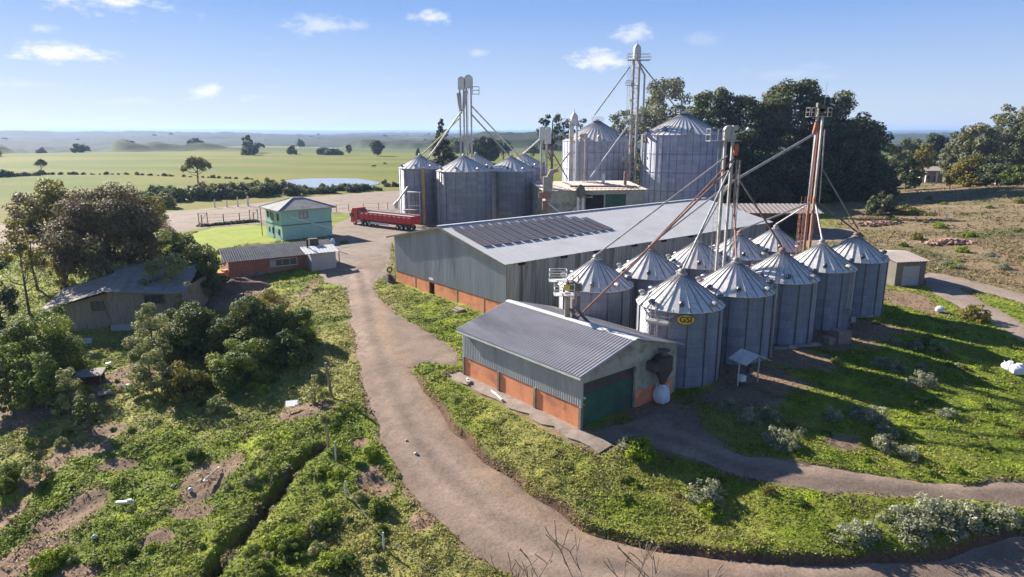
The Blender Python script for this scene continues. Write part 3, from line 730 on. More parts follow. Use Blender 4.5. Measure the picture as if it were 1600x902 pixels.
# ---------------------------------------------------------------- elevator towers with their spouts
def ladder_mb(m, x, y, z0, z1, dx=.2, st=.45, r=.035):
    for s in (-dx, dx): m.beam((x+s, y, z0), (x+s, y, z1), r, r)
    for k in range(int((z1-z0)/st)): m.beam((x-dx, y, z0+k*st), (x+dx, y, z0+k*st), r*.8, r*.8)
def lattice(m, x, y, w, z0, z1, r=.05, st=1.6):
    for sx in (-w, w):
        for sy in (-w, w): m.beam((x+sx, y+sy, z0), (x+sx, y+sy, z1), r, r)
    z = z0; f = 1
    while z < z1 - st*.5:
        for (a, b) in (((-w,-w),(w,-w)), ((w,-w),(w,w)), ((w,w),(-w,w)), ((-w,w),(-w,-w))):
            m.beam((x+a[0], y+a[1], z), (x+b[0], y+b[1], z), r*.7, r*.7)
            p, q = (a, b) if f > 0 else (b, a); m.beam((x+p[0], y+p[1], z), (x+q[0], y+q[1], min(z1, z+st)), r*.6, r*.6)
        z += st; f = -f
def spout(t, o, p, q, r, m, mid=None):
    """pipe in world coordinates, parented to a thing at o"""
    a = [Vector(p) - Vector(o)] + ([Vector(mid) - Vector(o)] if mid is not None else []) + [Vector(q) - Vector(o)]
    r *= .68; mb = MB().tube(a, r, 10)
    d = (a[-1] - a[0]).normalized(); n = max(2, int((a[1]-a[0]).length / 2.6))
    for k in range(1, n):
        c = a[0].lerp(a[1], k/n); dd = (a[1]-a[0]).normalized(); mb.tube([c - dd*.05, c + dd*.05], r*1.28, 10)
    return mb.build('spout', m, t, True)
def peak(k, w=0, rise=.5):
    x, y = row(k, w); z0 = gz(x, y); return Vector((x, y, z0 + (5.75 - z0*.9) + SCN + rise))
def twin_trunk(m, sep, z0, z1, w=.26, d=.34):
    for s in (-sep/2, sep/2): m.box((s, 0, (z0+z1)/2), (w, d, z1-z0))
    z = z0 + 1.5
    while z < z1:
        for s in (-sep/2, sep/2): m.box((s, 0, z), (w+.07, d+.07, .05))
        z += 2.2
# shorter one, near
tx, ty = 21.5, 67.8; tz = gz(tx, ty); top = 20.4
t = thing('grain_elevator', 'shorter grey elevator between the silo rows, thin pipes fanning out from its head', 'grain elevator', (tx, ty, tz))
m = MB(); twin_trunk(m, .75, 0, top - tz - 1.2, .23, .36); m.build('trunk', 'steel', t)
h = MB(); z = top - tz; h.box((0,0,z-.9), (1.15,.55,.7)); h.tube([(-.1,-.28,z-.35),(-.1,.28,z-.35)], .5, 16); h.box((.45,-.1,z-.1),(.5,.6,.5)); h.build('head', 'steel', t, True)
h = MB(); h.box((-.55,0,z-1.35), (3.1,1.5,.06)); railing(h, [(-2.1,-.75,z-1.35),(-.9,-.75,z-1.35),(-.9,.75,z-1.35),(-2.1,.75,z-1.35)], 1.15, .028, closed=True); h.build('platform', 'steel', t)
h = MB(); h.tube([(1.0,0,z-.55),(1.6,0,z-.3)], [.05,.05], 6); h.tube([(1.6,0,z-.28),(1.75,0,z-.22),(1.95,0,z-.3)], [.1,.2,.16], 8); h.build('lamp_head', 'trim', t, True)
d = MB(); d.lathe([(.16,z-2.8),(.27,z-2.3),(.27,z-2.0),(.16,z-1.6)], 10, (.65,-.3,0)); d.build('distributor', 'red_paint', t, True)
m = MB(); ladder_mb(m, -.9, -.25, .5, z - 1.35); m.build('ladder', 'steel', t)
O = (tx, ty, tz); P = Vector((tx+.5, ty-.35, tz + z - 3.0))
spout(t, O, P + Vector((-.7,0,.2)), peak(0, ROWGAP, .3), .12, 'steel')
spout(t, O, P, peak(1, ROWGAP, .4), .12, 'rust')
q = Vector((10.6, 55.6, 3.9))
spout(t, O, P + Vector((0,0,-.3)), peak(0, 0, .3), .14, 'steel')
spout(t, O, P + Vector((.1,0,-1.6)), peak(2, ROWGAP, .3), .11, 'steel')
spout(t, O, P + Vector((.3,0,-.8)), peak(1, 0, .4), .13, 'rust', mid=P + Vector((.35,-.3,-5.5)))
m = MB(); lattice(m, .95, -.4, .17, 0, z-3.2, .04, .9); m.build('brace_mast', 'steel', t)
# taller rust coloured one
tx2, ty2 = 35.4, 79.3; tz2 = gz(tx2, ty2); top2 = 23.0
t = thing('grain_elevator', 'taller leaning looking elevator with rust orange lower trunk and red head chute', 'grain elevator', (tx2, ty2, tz2)); O2 = (tx2, ty2, tz2)
z = top2 - tz2
m = MB(); twin_trunk(m, .62, 0, z*.55, .25, .36); m.build('trunk', 'rust_orange', t)
m = MB(); twin_trunk(m, .62, z*.55, z-1.2, .21, .3); m.build('trunk', 'steel', t)
h = MB(); h.box((0,0,z-.9),(.7,.5,.8)); h.tube([(.1,-.25,z-.45),(.1,.25,z-.45)], .42, 16); h.box((-.3,0,z-.1),(.4,.5,.5)); h.build('head', 'dark_steel', t, True)
h = MB(); h.box((-.2,0,z-1.4),(2.6,1.0,.05)); railing(h, [(-1.45,-.5,z-1.4),(-.8,-.5,z-1.4),(-.8,.5,z-1.4),(-1.45,.5,z-1.4)],1.0,.018,closed=True); railing(h, [(1.05,-.5,z-1.4),(.65,-.5,z-1.4),(.65,.5,z-1.4),(1.05,.5,z-1.4)],1.0,.018,closed=True); h.build('platform', 'steel', t)
h = MB(); h.tube([(.35,0,z-.2),(.4,0,z+2.4)], [.03,.012], 5); h.build('lightning_rod', 'steel', t)
d = MB(); d.tube([(-.45,-.3,z-1.9),(-.5,-.35,z-2.6),(-.75,-.4,z-3.3)], [.2,.28,.18], 10); d.build('distributor', 'red_paint', t, True)
m = MB(); ladder_mb(m, -.95, .1, .5, z*.55, .22); lattice(m, -.95, .1, .26, 0, z*.5, .03, .8); m.build('ladder', 'rust', t)
for i, (dx, mm_) in enumerate(((-.62,'steel'), (-.3,'red_paint'), (.72,'steel'))):
    spout(t, O2, (tx2+dx*.7, ty2-.4, tz2+z-2.8), (tx2+dx, ty2-.45, tz2+z*.52), .1, mm_)
P2 = Vector((tx2-.6, ty2-.4, tz2 + z - 3.3)); P3 = Vector((tx2-.3, ty2-.4, tz2 + z*.52)); 
spout(t, O2, P2, Vector((xat(1140,70.5,15.2), 70.5, zat(70.5, 287))), .2, 'steel')
spout(t, O2, Vector((xat(1152,69.5,12), 69.5, zat(69.5, 281))), peak(2, 0, .5), .14, 'dark_steel')
spout(t, O2, P3, peak(3, ROWGAP, .4), .14, 'steel', mid=P3.lerp(peak(3, ROWGAP, .4), .5))
spout(t, O2, P3 + Vector((.1,0,0)), peak(4, ROWGAP, .4), .13, 'steel')
spout(t, O2, P3 + Vector((.6,0,0)), peak(3, 0, .5), .15, 'steel')
spout(t, O2, P3 + Vector((.9,0,.1)), peak(4, 0, .6), .15, 'dark_steel')
spout(t, O2, P3 + Vector((.9,.2,4.2)), peak(4, 0, .6) + Vector((.3,.3,.2)), .13, 'dark_steel')
# distribution pipes hung on the short elevator toward the intake left
spt = spout(t, O2, Vector((xat(1140,70.5,15.2), 70.5, zat(70.5, 287))), peak(2, ROWGAP, .3), .14, 'steel')
spout(t, O2, Vector((xat(1138,70.4,15), 70.4, zat(70.4, 289))), peak(1, ROWGAP, .5), .14, 'steel')
# twin headed elevator over the middle group
Yt = 158; xt = xat(728, Yt, 15); zt = gz(xt, Yt)
t = thing('grain_elevator', 'twin headed grey elevator rising between the middle silos', 'grain elevator', (xt, Yt, zt)); Ot = (xt, Yt, zt); z = zat(Yt, 117) - zt
def cap_head(m, x, y, zt_, w, hh, th):
    pts = [(-w, -hh), (w, -hh)] + [(w*math.cos(math.pi*k/14), w*math.sin(math.pi*k/14)) for k in range(15)]
    m.prism(pts, -th, th, lambda a, b, d: (x + a, y + d, zt_ + b))
for sx, w, dz in ((-.75, .8, -.4), (.85, .95, 0)):
    m = MB()
    for s in (-.55, .55): m.box((sx + s*w, 0, (z-2)/2), (.34, .5, z-2+dz))
    k = 3.0
    while k < z-3: 
        for s in (-.55, .55): m.box((sx+s*w, 0, k), (.52,.64,.07))
        k += 3
    m.build('trunk', 'steel', t)
    m = MB(); cap_head(m, sx, 0, z - w + dz, w, 2.0, .6); m.build('head', 'trim', t, True)
m = MB(); ladder_mb(m, 0, -.5, 6, z-3, .25, .6, .06); ladder_mb(m, .45, .4, 6, z-3, .25, .6, .06); m.build('ladder', 'steel', t)
m = MB(); m.box((2.4,0,z-4.2),(1.7,1.2,.1)); railing(m, [(1.7,-.6,z-4.2),(3.2,-.6,z-4.2),(3.2,.6,z-4.2),(1.7,.6,z-4.2)],1.6,.04,closed=True); m.build('platform','steel',t)
m = MB(); m.tube([(-1.4,-.5,z-4.0),(-1.2,-.6,z-6.5),(-.9,-.6,z-8.5)], [.55,.45,.25], 10); m.tube([(.2,-.5,z-3.5),(-.1,-.6,z-5.5),(-.4,-.6,z-8)], [.6,.45,.25], 10); m.build('distributor','steel',t,True)
def pxp(px, py, Y): return Vector((xat(px, Y, zat(Y, py)), Y, zat(Y, py)))
spout(t, Ot, pxp(722,173,157), pxp(621,315,146), .24, 'steel')
M['yellow_pipe'] = mat('yellowed pipe', (.55,.50,.22), .6, .1)
spout(t, Ot, pxp(719,184,157), pxp(657,244,152), .22, 'yellow_pipe')
spout(t, Ot, pxp(736,165,157), pxp(816,250,168), .24, 'steel')
spout(t, Ot, pxp(736,178,157), pxp(798,246,155), .24, 'steel')
# chute mouth and its post by the truck
h = MB(); h.tube([(0,0,0),(-.35,-.1,-.6),(-.3,-.1,-1.5)], [.35,.55,.4], 10); ho = h.build('chute_mouth','trim',t,True); ho.location = pxp(621,315,146) - Vector(Ot)
# slender tubular elevator (right of the middle group)
Yt = 160; xt = xat(850, Yt, 12); zt = gz(xt, Yt)
t = thing('grain_elevator', 'slender tubular elevator with a rounded double head left of the sandy roofed building', 'grain elevator', (xt, Yt, zt)); z = zat(Yt, 197) - zt; Ot = (xt, Yt, zt)
m = MB()
for s in (-.65, .65): m.tube([(s,0,0),(s,0,z-1.8)], .27, 10)
m.build('trunk','steel',t,True)
m = MB(); cap_head(m, -.55, 0, z-.75, .62, 2.4, .5); cap_head(m, .9, .2, z-.9, .7, 3.2, .5); m.build('head','trim',t,True)
m = MB(); ladder_mb(m, .1,-.3,1,z-3,.22,.6,.06); m.build('ladder','dark_steel',t)
m = MB(); m.box((1.9,0,z-5),(1.2,1.2,.8)); m.tube([(1.7,0,z-4.5),(2.0,0,z-7)],[.5,.3],8); m.build('distributor','dark_steel',t,True)
spout(t, Ot, pxp(843,218,160), pxp(818,240,166), .22, 'trim')
spout(t, Ot, pxp(856,225,160), pxp(887,280,166), .2, 'dark_steel')
# dust riser before the left tall silo
Yt = 176; xt = xat(896, Yt, 12); zt = gz(xt, Yt)
t = thing('grain_elevator', 'grey elevator with domed head standing against the tall silo behind the sandy roof', 'grain elevator', (xt, Yt, zt)); z = zat(Yt, 176) - zt; Ot = (xt, Yt, zt)
m = MB(); m.box((-.65,0,(z-2)/2),(1.1,.9,z-2)); m.box((.75,0,(z-2)/2),(.5,.9,z-2)); m.build('trunk','trim',t)
m = MB(); m.lathe([(.95,z-3),(.95,z-1.3),(.75,z-.6),(.35,z-.2),(.12,z+.1),(.1,z+.8)],14); m.build('head','trim',t,True)
m = MB(); m.box((-.5,0,z-3.2),(6,1.8,.15)); railing(m,[(-3.5,-.9,z-3.2),(-1.2,-.9,z-3.2),(-1.2,.9,z-3.2),(-3.5,.9,z-3.2)],1.6,.05,closed=True); m.build('platform','steel',t)
m = MB()
for zz in (6, 10, 14, 18): m.box((-.65,-.47,zz),(.5,.04,1.0))
m.build('marker','yellow',t)
m = MB(); m.tube([(1.9,-.3,3),(1.9,-.3,z-6.5),(2.2,-.3,z-5.6),(3.0,-.3,z-5.3)],.36,10); m.tube([(3.0,-.3,z-5.3),(3.1,-.3,z-6.2),(3.1,-.3,3)],.36,10); m.build('duct','steel',t,True)
spout(t, Ot, pxp(893,235,175), pxp(857,281,166), .26, 'steel')
# the tallest
Yt = 186; xt = xat(990, Yt, 18) ; zt = gz(xt, Yt)
t = thing('grain_elevator', 'tallest elevator tower, small railed platform and domed head against the sky', 'grain elevator', (xt, Yt, zt)); z = zat(Yt, 68) - zt; Ot = (xt, Yt, zt)
m = MB(); m.box((-.75,0,(z-4)/2),(.55,.6,z-4)); m.box((.75,0,(z-4)/2),(.55,.6,z-4)); m.build('trunk','steel',t)
m = MB(); lattice(m, -.1, .9, .8, 0, z-4, .12, 2.6); ladder_mb(m, -1.9, 0, 2, z-4, .3, .7, .07); m.build('lattice_mast','steel',t)
m = MB(); m.lathe([(1.05,z-3.8),(1.05,z-1.4),(.8,z-.7),(.4,z-.3),(.12,z-.1),(.08,z+.9)],14); m.build('head','trim',t,True)
m = MB(); m.box((.4,0,z-4.2),(6.0,2.4,.15)); railing(m,[(-2.6,-1.2,z-4.2),(3.4,-1.2,z-4.2),(3.4,1.2,z-4.2),(-2.6,1.2,z-4.2)],1.5,.05,closed=True)
for zz in (z*.28, z*.52, z*.75): m.box((-1.2,-.3,zz),(3.2,1.6,.1)); railing(m,[(-2.8,-1.1,zz),(-1.2,-1.1,zz),(-1.2,.4,zz),(-2.8,.4,zz)],1.2,.04,closed=True)
m.build('platform','steel',t)
m = MB()
for zz in range(8, int(z)-6, 4): m.box((-1.25,-.42,zz),(.35,.05,.8))
m.build('marker','yellow',t)
m = MB(); m.tube([(.6,-.6,z-4.4),(.9,-.8,z-6),(2.1,-.8,z-8),(2.2,-.6,z-17),(1.6,-.6,z-20)],.26,8); m.build('downpipe','steel',t,True)
spout(t, Ot, pxp(984,105,186), pxp(929,180,201), .22, 'dark_steel')
spout(t, Ot, pxp(995,92,186), pxp(1064,178,186), .28, 'steel')
spout(t, Ot, pxp(980,198,185), pxp(923,277,168), .28, 'trim')

# ---------------------------------------------------------------- small orange shed
def gable_slab(name, m, parent, W, y0, y1, ze1, zr, ze2, over, th, mode='corr', mat2=None):
    """two roof slopes over local x 0..W, ridge along y; returns the two slope objects"""
    out = []; mid = W/2
    for s in (0, 1):
        if s == 0: e, zz = Vector((-over, 0, ze1 - over*(zr-ze1)/mid)), ze1
        else: e, zz = Vector((W+over, 0, ze2 - over*(zr-ze2)/mid)), ze2
        rg = Vector((mid, 0, zr)); mb = MB()
        if s == 0: o, u, v = Vector((e.x, y1, e.z)), Vector((0, y0-y1, 0)), rg - e
        else: o, u, v = Vector((e.x, y0, e.z)), Vector((0, y1-y0, 0)), rg - e
        if mode == 'corr': mb.corr(o, u, v, .30, .085, .02)
        elif mode == 'trap': mb.corr(o, u, v, .9, .04, .03, True)
        out.append(mb.build(name, m, parent))
    rc = MB(); 
    for s, zz, x in ((-1, ze1, 0), (1, ze2, W)):
        sl = (zr - zz)/mid; rc.add([(mid, y0-.02, zr+.10), (mid, y1+.02, zr+.10), (mid+s*.35, y1+.02, zr+.10-.35*sl), (mid+s*.35, y0-.02, zr+.10-.35*sl),
              (mid, y0-.02, zr+.07), (mid, y1+.02, zr+.07), (mid+s*.35, y1+.02, zr+.07-.35*sl), (mid+s*.35, y0-.02, zr+.07-.35*sl)], [(0,1,2,3),(7,6,5,4),(0,3,7,4),(1,5,6,2),(3,2,6,7)])
    rc.build('ridge_cap', 'trim', parent)
    return out
zs = -1.0
t = thing('storage_shed', 'low shed with orange lower walls, corrugated sides and a dark green end door', 'shed', (SHED_C[0], SHED_C[1], zs), PHI)
W, L = SHED_W, SHED_L; ZE, ZR = 4.35, 5.85
w = MB(); pl = 1.75
w.box((.1, L/2, pl/2-.4), (.18, L-.4, pl+.8)); 
w.build('lower_wall', 'orange_wall', t)
w = MB(); w.corr((-.02, L, pl), (0, -L, 0), (0, 0, ZE-pl), .24, .035, .02); w.build('side_cladding', 'grey_sheet', t)
for y in (.12, L*.345, L*.655, L-.12): MB().box((.02, y, pl/2-.3), (.26, .24, pl+.6)).build('pillar', 'concrete', t)
w = MB(); w.prism([(0, 0), (0, ZE-.06), (W/2, ZR-.1), (W, ZE-.06), (W, 0), (W-.25, 0), (5.75, 0), (5.75, 3.55), (.12, 3.55), (.12, 0)], 0, .2, lambda x, zz, d: (x, d, zz - (.6 if zz < .1 else 0)))
w.build('end_wall', 'plaster', t)
w = MB(); w.box((8.1,-.025,.45),(4.55,.05,2.1)); w.build('dado', 'orange_wall', t)
w = MB(); w.box((2.93, .28, 1.05), (5.6, .10, 3.1)); dr_ = w.build('sliding_door', 'green_door', t)
w = MB(); w.box((2.93, .30, 3.05), (5.6, .08, 1.0)); w.build('door_header', 'brown_board', t)
w = MB(); w.box((.22,.12,1.9),(.05,.3,.05)); w.box((.2,-.05,2.45),(.12,.14,.16)); w.build('door_latch','trim',dr_)
w = MB(); w.box((W-.1, L/2, ZE/2-.3), (.2, L-.4, ZE+.5)); w.box((W/2, L-.1, ZE/2-.3), (W-.2, .2, ZE+.5)); w.prism([(0,ZE-.05),(W/2,ZR-.1),(W,ZE-.05)], L-.2, L, lambda x, zz, d: (x, d, zz)); w.build('rear_wall', 'plaster', t)
gable_slab('roof', 'shed_roof', t, W, -.35, L+.35, ZE, ZR, ZE, .55, .05)
w = MB(); w.beam((-.52,-.3,ZE-.25),(-.52,L+.3,ZE-.25),.05,.2); w.build('fascia','trim',t)
shed = t
# dust cyclone stuck to the end wall and its bag
t2 = thing('dust_cyclone', 'dark grimy dust cyclone on the cream end wall above a white bulk bag', 'dust collector', loc2(SHED_C, 8.15, -.75) + (zs,), PHI)
w = MB(); w.lathe([(.18,1.55),(.24,1.9),(.72,3.0),(.72,4.0),(.4,4.15)],14); w.build('cone','brown_board',t2,True)
w = MB(); w.box((-.75,.25,3.35),(1.0,.75,.75)); w.build('inlet','brown_board',t2); w = MB(); w.lathe([(.3,4.15),(.3,4.45),(.5,4.5),(.5,4.56),(.1,4.6)],12); w.build('outlet_cap','dark_steel',t2,True)
M['bag'] = mat('woven white bag', (.62,.66,.74), .8, var=.12, scale=4, bmp=.02)
def bulk_bag(label, loc, rz, s, group=None, squash=1.0):
    b = thing('bulk_bag', label, 'bulk bag', loc, rz, group); m = MB(); n = 24; prof = [(.42,0),(.5,.12),(.54,.45),(.52,.8),(.42,1.1),(.24,1.25),(.17,1.42),(.2,1.5)]
    k0 = len(m.v)
    for i, (r, zz) in enumerate(prof):
        for j in range(n):
            a = 2*math.pi*j/n; sq = 1/max(abs(math.cos(a)), abs(math.sin(a))); rr = r * (1 + (sq-1)*.5*(1-i/8)) * (1 + .05*math.sin(5*a+i) + .04*math.sin(9*a+2.3*i))
            m.v.append((rr*s*math.cos(a), rr*s*math.sin(a), zz*s*squash))
    for i in range(len(prof)-1):
        for j in range(n): m.f.append((k0+i*n+j, k0+i*n+(j+1)%n, k0+(i+1)*n+(j+1)%n, k0+(i+1)*n+j))
    m.f.append(tuple(range(k0+(len(prof)-1)*n, k0+len(prof)*n))); m.build('sack', 'bag', b, True)
    for a in (.8, 2.4, 3.9, 5.5):
        q = MB().tube([(math.cos(a)*.4*s, math.sin(a)*.4*s, 1.1*s*squash),(math.cos(a)*.45*s, math.sin(a)*.45*s, 1.4*s*squash),(math.cos(a+.35)*.42*s, math.sin(a+.35)*.42*s, 1.12*s*squash)], .03*s, 5); q.build('loop','bag',b)
    return b
bx, by = loc2(SHED_C, 8.15, -.75); bulk_bag('white bulk bag hanging full under the dark dust cyclone', (bx, by, gz(bx, by) + .1), PHI, 1.08)
# concrete strip along the shed
w = MB(); pts = [(-1.9,-1.6),(-.55,-2.6),(.4,-.2),(-.02,0),(-.02,L+.2),(-1.0,L+1.3),(-1.7,L+1.2)]
strip = []
def strip_sheet():
    L0 = 20; vs, fs = [], []
    for i in range(L0+1):
        yy = -2.8 + (L + 4.2) * i / L0
        for xx in (-1.15 + .18*math.sin(i*1.7) + .1*math.sin(i*4.1), -.6, .02 if yy > 0 else .2):
            x, y = loc2(SHED_C, xx, yy); vs.append((x, y, gz(x, y) + .07))
        for xx in (.02 if yy > 0 else .2, -1.15 + .18*math.sin(i*1.7) + .1*math.sin(i*4.1)):
            x, y = loc2(SHED_C, xx, yy); vs.append((x, y, gz(x, y) - .4))
    for i in range(L0):
        a = i*5; b = a+5
        fs += [(a, a+1, b+1, b), (a+1, a+2, b+2, b+1), (a+2, a+3, b+3, b+2), (a, b, b+4, a+4)]
    fs += [(0,4,3,2,1), (L0*5, L0*5+1, L0*5+2, L0*5+3, L0*5+4)]
    tag(MB().add(vs, [tuple(reversed(f)) for f in fs]).build('path', 'concrete'), kind='structure')
strip_sheet()
def mist(name, label, cat, mb, m, loc, rz=0, smooth=False, group=None):
    o = mb.build(name, m, None, smooth); o.location = loc; o.rotation_euler = (0,0,rz); return tag(o, label, cat, group)
x, y = loc2(SHED_C, -.8, 8.8); mist('fallen_pipe','pale pipe lying on the concrete strip beside the orange wall','pipe', MB().tube([(0,-1,0),(0,.2,.02),(0,1.1,0)],.09,8),'white_paint',(x,y,gz(x,y)+.2),PHI-.25,True)
x, y = loc2(SHED_C, -.75, 12.8); mist('rubble_block','small white chunk on the concrete near the shed corner','rubble', MB().box((0,0,.1),(.6,.3,.2)).box((.15,.1,.25),(.3,.2,.12),.4),'white_paint',(x,y,gz(x,y)+.1),PHI+.9)

# intake leg standing through the shed ridge
px_, py_ = loc2(SHED_C, 5.6, 7.4); zb = zs + ZR - .3
t = thing('intake_elevator', 'railed steel intake head standing on the ridge of the orange shed', 'machinery', (px_, py_, zb))
w = MB(); w.box((0,0,1.1),(.42,.42,2.6)); w.box((.5,.1,.9),(.22,.3,2.0)); w.build('column','concrete',t)
w = MB(); w.box((-.3,-.1,2.3),(1.7,1.2,.07)); railing(w,[(-1.1,-.7,2.3),(.5,-.7,2.3),(.5,.5,2.3),(-1.1,.5,2.3)],.95,.025,closed=True); w.box((-.8,.2,3.4),(1.5,1.1,.06)); railing(w,[(-1.5,-.3,3.4),(-.1,-.3,3.4),(-.1,.7,3.4),(-1.5,.7,3.4)],.9,.025,closed=True); w.build('platform','trim',t)
w = MB(); w.tube([(.35,-.35,2.95),(.35,.5,2.95)],.45,14); w.box((.8,0,2.9),(.7,.5,.6)); w.box((.9,0,1.5),(.3,.3,1.3)); w.build('motor','dark_steel',t,True)
w = MB(); w.box((-.15,-.7,3.05),(.5,.05,.45)); w.build('marker','yellow',t)
w = MB(); w.tube([(.7,-.1,1.2),(1.4,-.2,.3),(1.9,-.3,-.2)],.13,8); w.tube([(.2,-.2,1.1),(1.0,-.6,0)],.1,8); w.build('chute','dark_steel',t,True)
O = (px_, py_, zb); tsh = [q for q in bpy.data.objects if q.get('label','').startswith('shorter grey elevator')][0]
spout(t, O, Vector((px_+.6, py_-.3, zb+.1)), Vector((21.4, 67.1, 16.2)), .14, 'rust')
x, y = loc2(SHED_C, 8.9, 9.8)
t = thing('pipe_trestle', 'narrow rust red lattice trestle propping the long red pipe behind the shed', 'trestle', (x, y, 3.0)); w = MB(); lattice(w, 0, 0, .24, -1, 4.6, .05, .8); w.build('mast','rust',t)

# ---------------------------------------------------------------- big warehouse
zw = 0.0
t = thing('warehouse', 'large grain warehouse with pale metal roof and an orange base under its grey gable', 'warehouse', (WARE_C[0], WARE_C[1], zw), PHI); ware = t
L, W = WARE_L, WARE_W; ZE, ZR = 6.15, 8.75
# local x along the long side, local y across the gable
w = MB(); lw0, lw1 = 1.35, 1.25
w.box((.12, 7.3, .15), (.2, 14.6-.0, 2.3)); w.box((.12, 20.05, .15), (.2, 8.5-.2, 2.3)); w.box((.12, 15.2, 1.2),(.2,1.2,.2)); w.build('lower_wall','orange_wall',t)
for y in (4.2, 9.6, 19.2): MB().box((.01, y, .15), (.06, .12, 2.28)).build('pillar','plaster',t)
w = MB(); w.box((.3, 15.2, 0), (.1, 1.2, 2.2)); w.build('door','black',t)
w = MB(); w.box((-.05,15.2,1.62),(.06,1.0,.28)); w.build('door_sign','white_paint',t)
g = MB(); n = 27; yy = [W*i/n for i in range(n+1)]
def zt_(y): return ZE + (ZR-ZE) * (1 - abs(y - W/2)/(W/2)) - .08
g = MB(); k = int(W/.3)
prev = None
for i in range(k):
    for tt, a in ((0,0),(.3,0),(.42,1),(.58,1),(.7,0)):
        y = (i+tt)*W/k; b = len(g.v); g.v += [(-.03 - a*.03, y, 1.3), (-.03 - a*.03, y, zt_(y))]
        if prev is not None: g.f.append((prev, prev+1, b+1, b))
        prev = b
b = len(g.v); g.v += [(-.03, W, 1.3), (-.03, W, zt_(W))]; g.f.append((prev, prev+1, b+1, b))
g.build('gable_cladding','grey_sheet',t)
w = MB(); w.prism([(0,1.2),(0,ZE-.1),(W/2,ZR-.2),(W,ZE-.1),(W,1.2)], .03, .15, lambda y, zz, d: (d, y, zz)); w.build('gable_backing','dark_steel',t)
w = MB(); w.corr((0,-.02,-.6),(L,0,0),(0,0,ZE+.5),.34,.04,.02,True); w.build('side_cladding','old_sheet',t)
w = MB(); w.box((L-.1,W/2,ZE/2-.3),(.2,W-.2,ZE+.5)); w.prism([(0,ZE-.1),(W/2,ZR-.2),(W,ZE-.1)], L-.2, L, lambda y, zz, d: (d, y, zz)); w.box((L/2,W-.1,ZE/2-.3),(L-.2,.2,ZE+.5)); w.build('rear_wall','grey_sheet',t)
# roof slopes (ridge along local x)
for s in (0, 1):
    sl = (ZR-ZE)/(W/2); over = .7; rb = Vector((0, W/2, ZR))
    if s == 0: o, u, v = Vector((-.8, -over, ZE - over*sl)), Vector((L+1.6, 0, 0)), Vector((0, W/2+over, ZR - ZE + over*sl))
    else: o, u, v = Vector((L+.8, W+over, ZE - over*sl)), Vector((-L-1.6, 0, 0)), Vector((0, -W/2-over, ZR - ZE + over*sl))
    MB().corr(o, u, v, .95, .014, .05, True).build('roof', 'white_roof', t)
w = MB(); w.box((L/2, W/2, ZR+.08), (L+1.7, .5, .06)); w.build('ridge_cap','trim',t)
w = MB(); sl = (ZR-ZE)/(W/2)
w.beam((-.84,-.7,ZE-.7*sl-.1),(-.84,W/2,ZR-.1),.05,.22); w.beam((-.84,W+.7,ZE-.7*sl-.1),(-.84,W/2,ZR-.1),.05,.22); w.build('barge_board','dark_steel',t)
for x in (2, 8.5, 14, 21, 27, 33): MB().box((x, -.25, ZE-.45), (.8,.3,.28)).build('eave_vent','black',t)
# solar array
t = thing('solar_panel_array', 'dark solar array in parallel strips on the pale warehouse roof', 'solar panels', (WARE_C[0], WARE_C[1], zw), PHI)
def roof_pt(px, py):
    """warehouse near slope under this pixel, in local coordinates"""
    d_ = Vector(((px-CX)/FPX, math.cos(TH)+math.sin(TH)*(CY-py)/FPX, -math.sin(TH)+math.cos(TH)*(CY-py)/FPX))
    n_ = Vector((-UB[0]*sl, -UB[1]*sl, 1)); q_ = Vector((WARE_C[0], WARE_C[1], ZE)); c_ = Vector((0, 0, CAMZ))
    h_ = c_ + d_ * ((q_ - c_).dot(n_) / d_.dot(n_)); dx, dy = h_.x - WARE_C[0], h_.y - WARE_C[1]; lx, ly = dx*UA[0]+dy*UA[1], dx*UB[0]+dy*UB[1]
    return lx, ly
qa, qb, qc, qd = roof_pt(703,358), roof_pt(756,387), roof_pt(958,359), roof_pt(907,336)
x0, x1 = (qa[0]+qb[0])/2, (qc[0]+qd[0])/2; ya, yb = (qb[1]+qc[1])/2, (qa[1]+qd[1])/2
NS = 15; sw = (x1-x0)/NS
for k in range(NS):
    y1_ = yb if k < NS-2 else yb - (yb-ya)*.12*(k-NS+3)
    cx = x0 + (k+.5)*sw; m = MB(); A = Vector((cx, ya, ZE + ya*sl + .16)); B = Vector((cx, y1_, ZE + y1_*sl + .16))
    hw = sw*.40; m.add([(A.x-hw,A.y,A.z),(A.x+hw,A.y,A.z),(B.x+hw,B.y,B.z),(B.x-hw,B.y,B.z),(A.x-hw,A.y,A.z-.05),(A.x+hw,A.y,A.z-.05),(B.x+hw,B.y,B.z-.05),(B.x-hw,B.y,B.z-.05)],[(0,1,2,3),(7,6,5,4),(0,4,5,1),(1,5,6,2),(2,6,7,3),(3,7,4,0)])
    p = m.build('panel_strip', 'solar', t)
    m = MB(); nn = 10
    for j in range(nn+1):
        c = A.lerp(B, j/nn); m.box((c.x, c.y, c.z+.008), (sw*.80, .05, .012))
    m.build('frame', 'solar_frame', p)
print('solar', x0, x1, ya, yb)
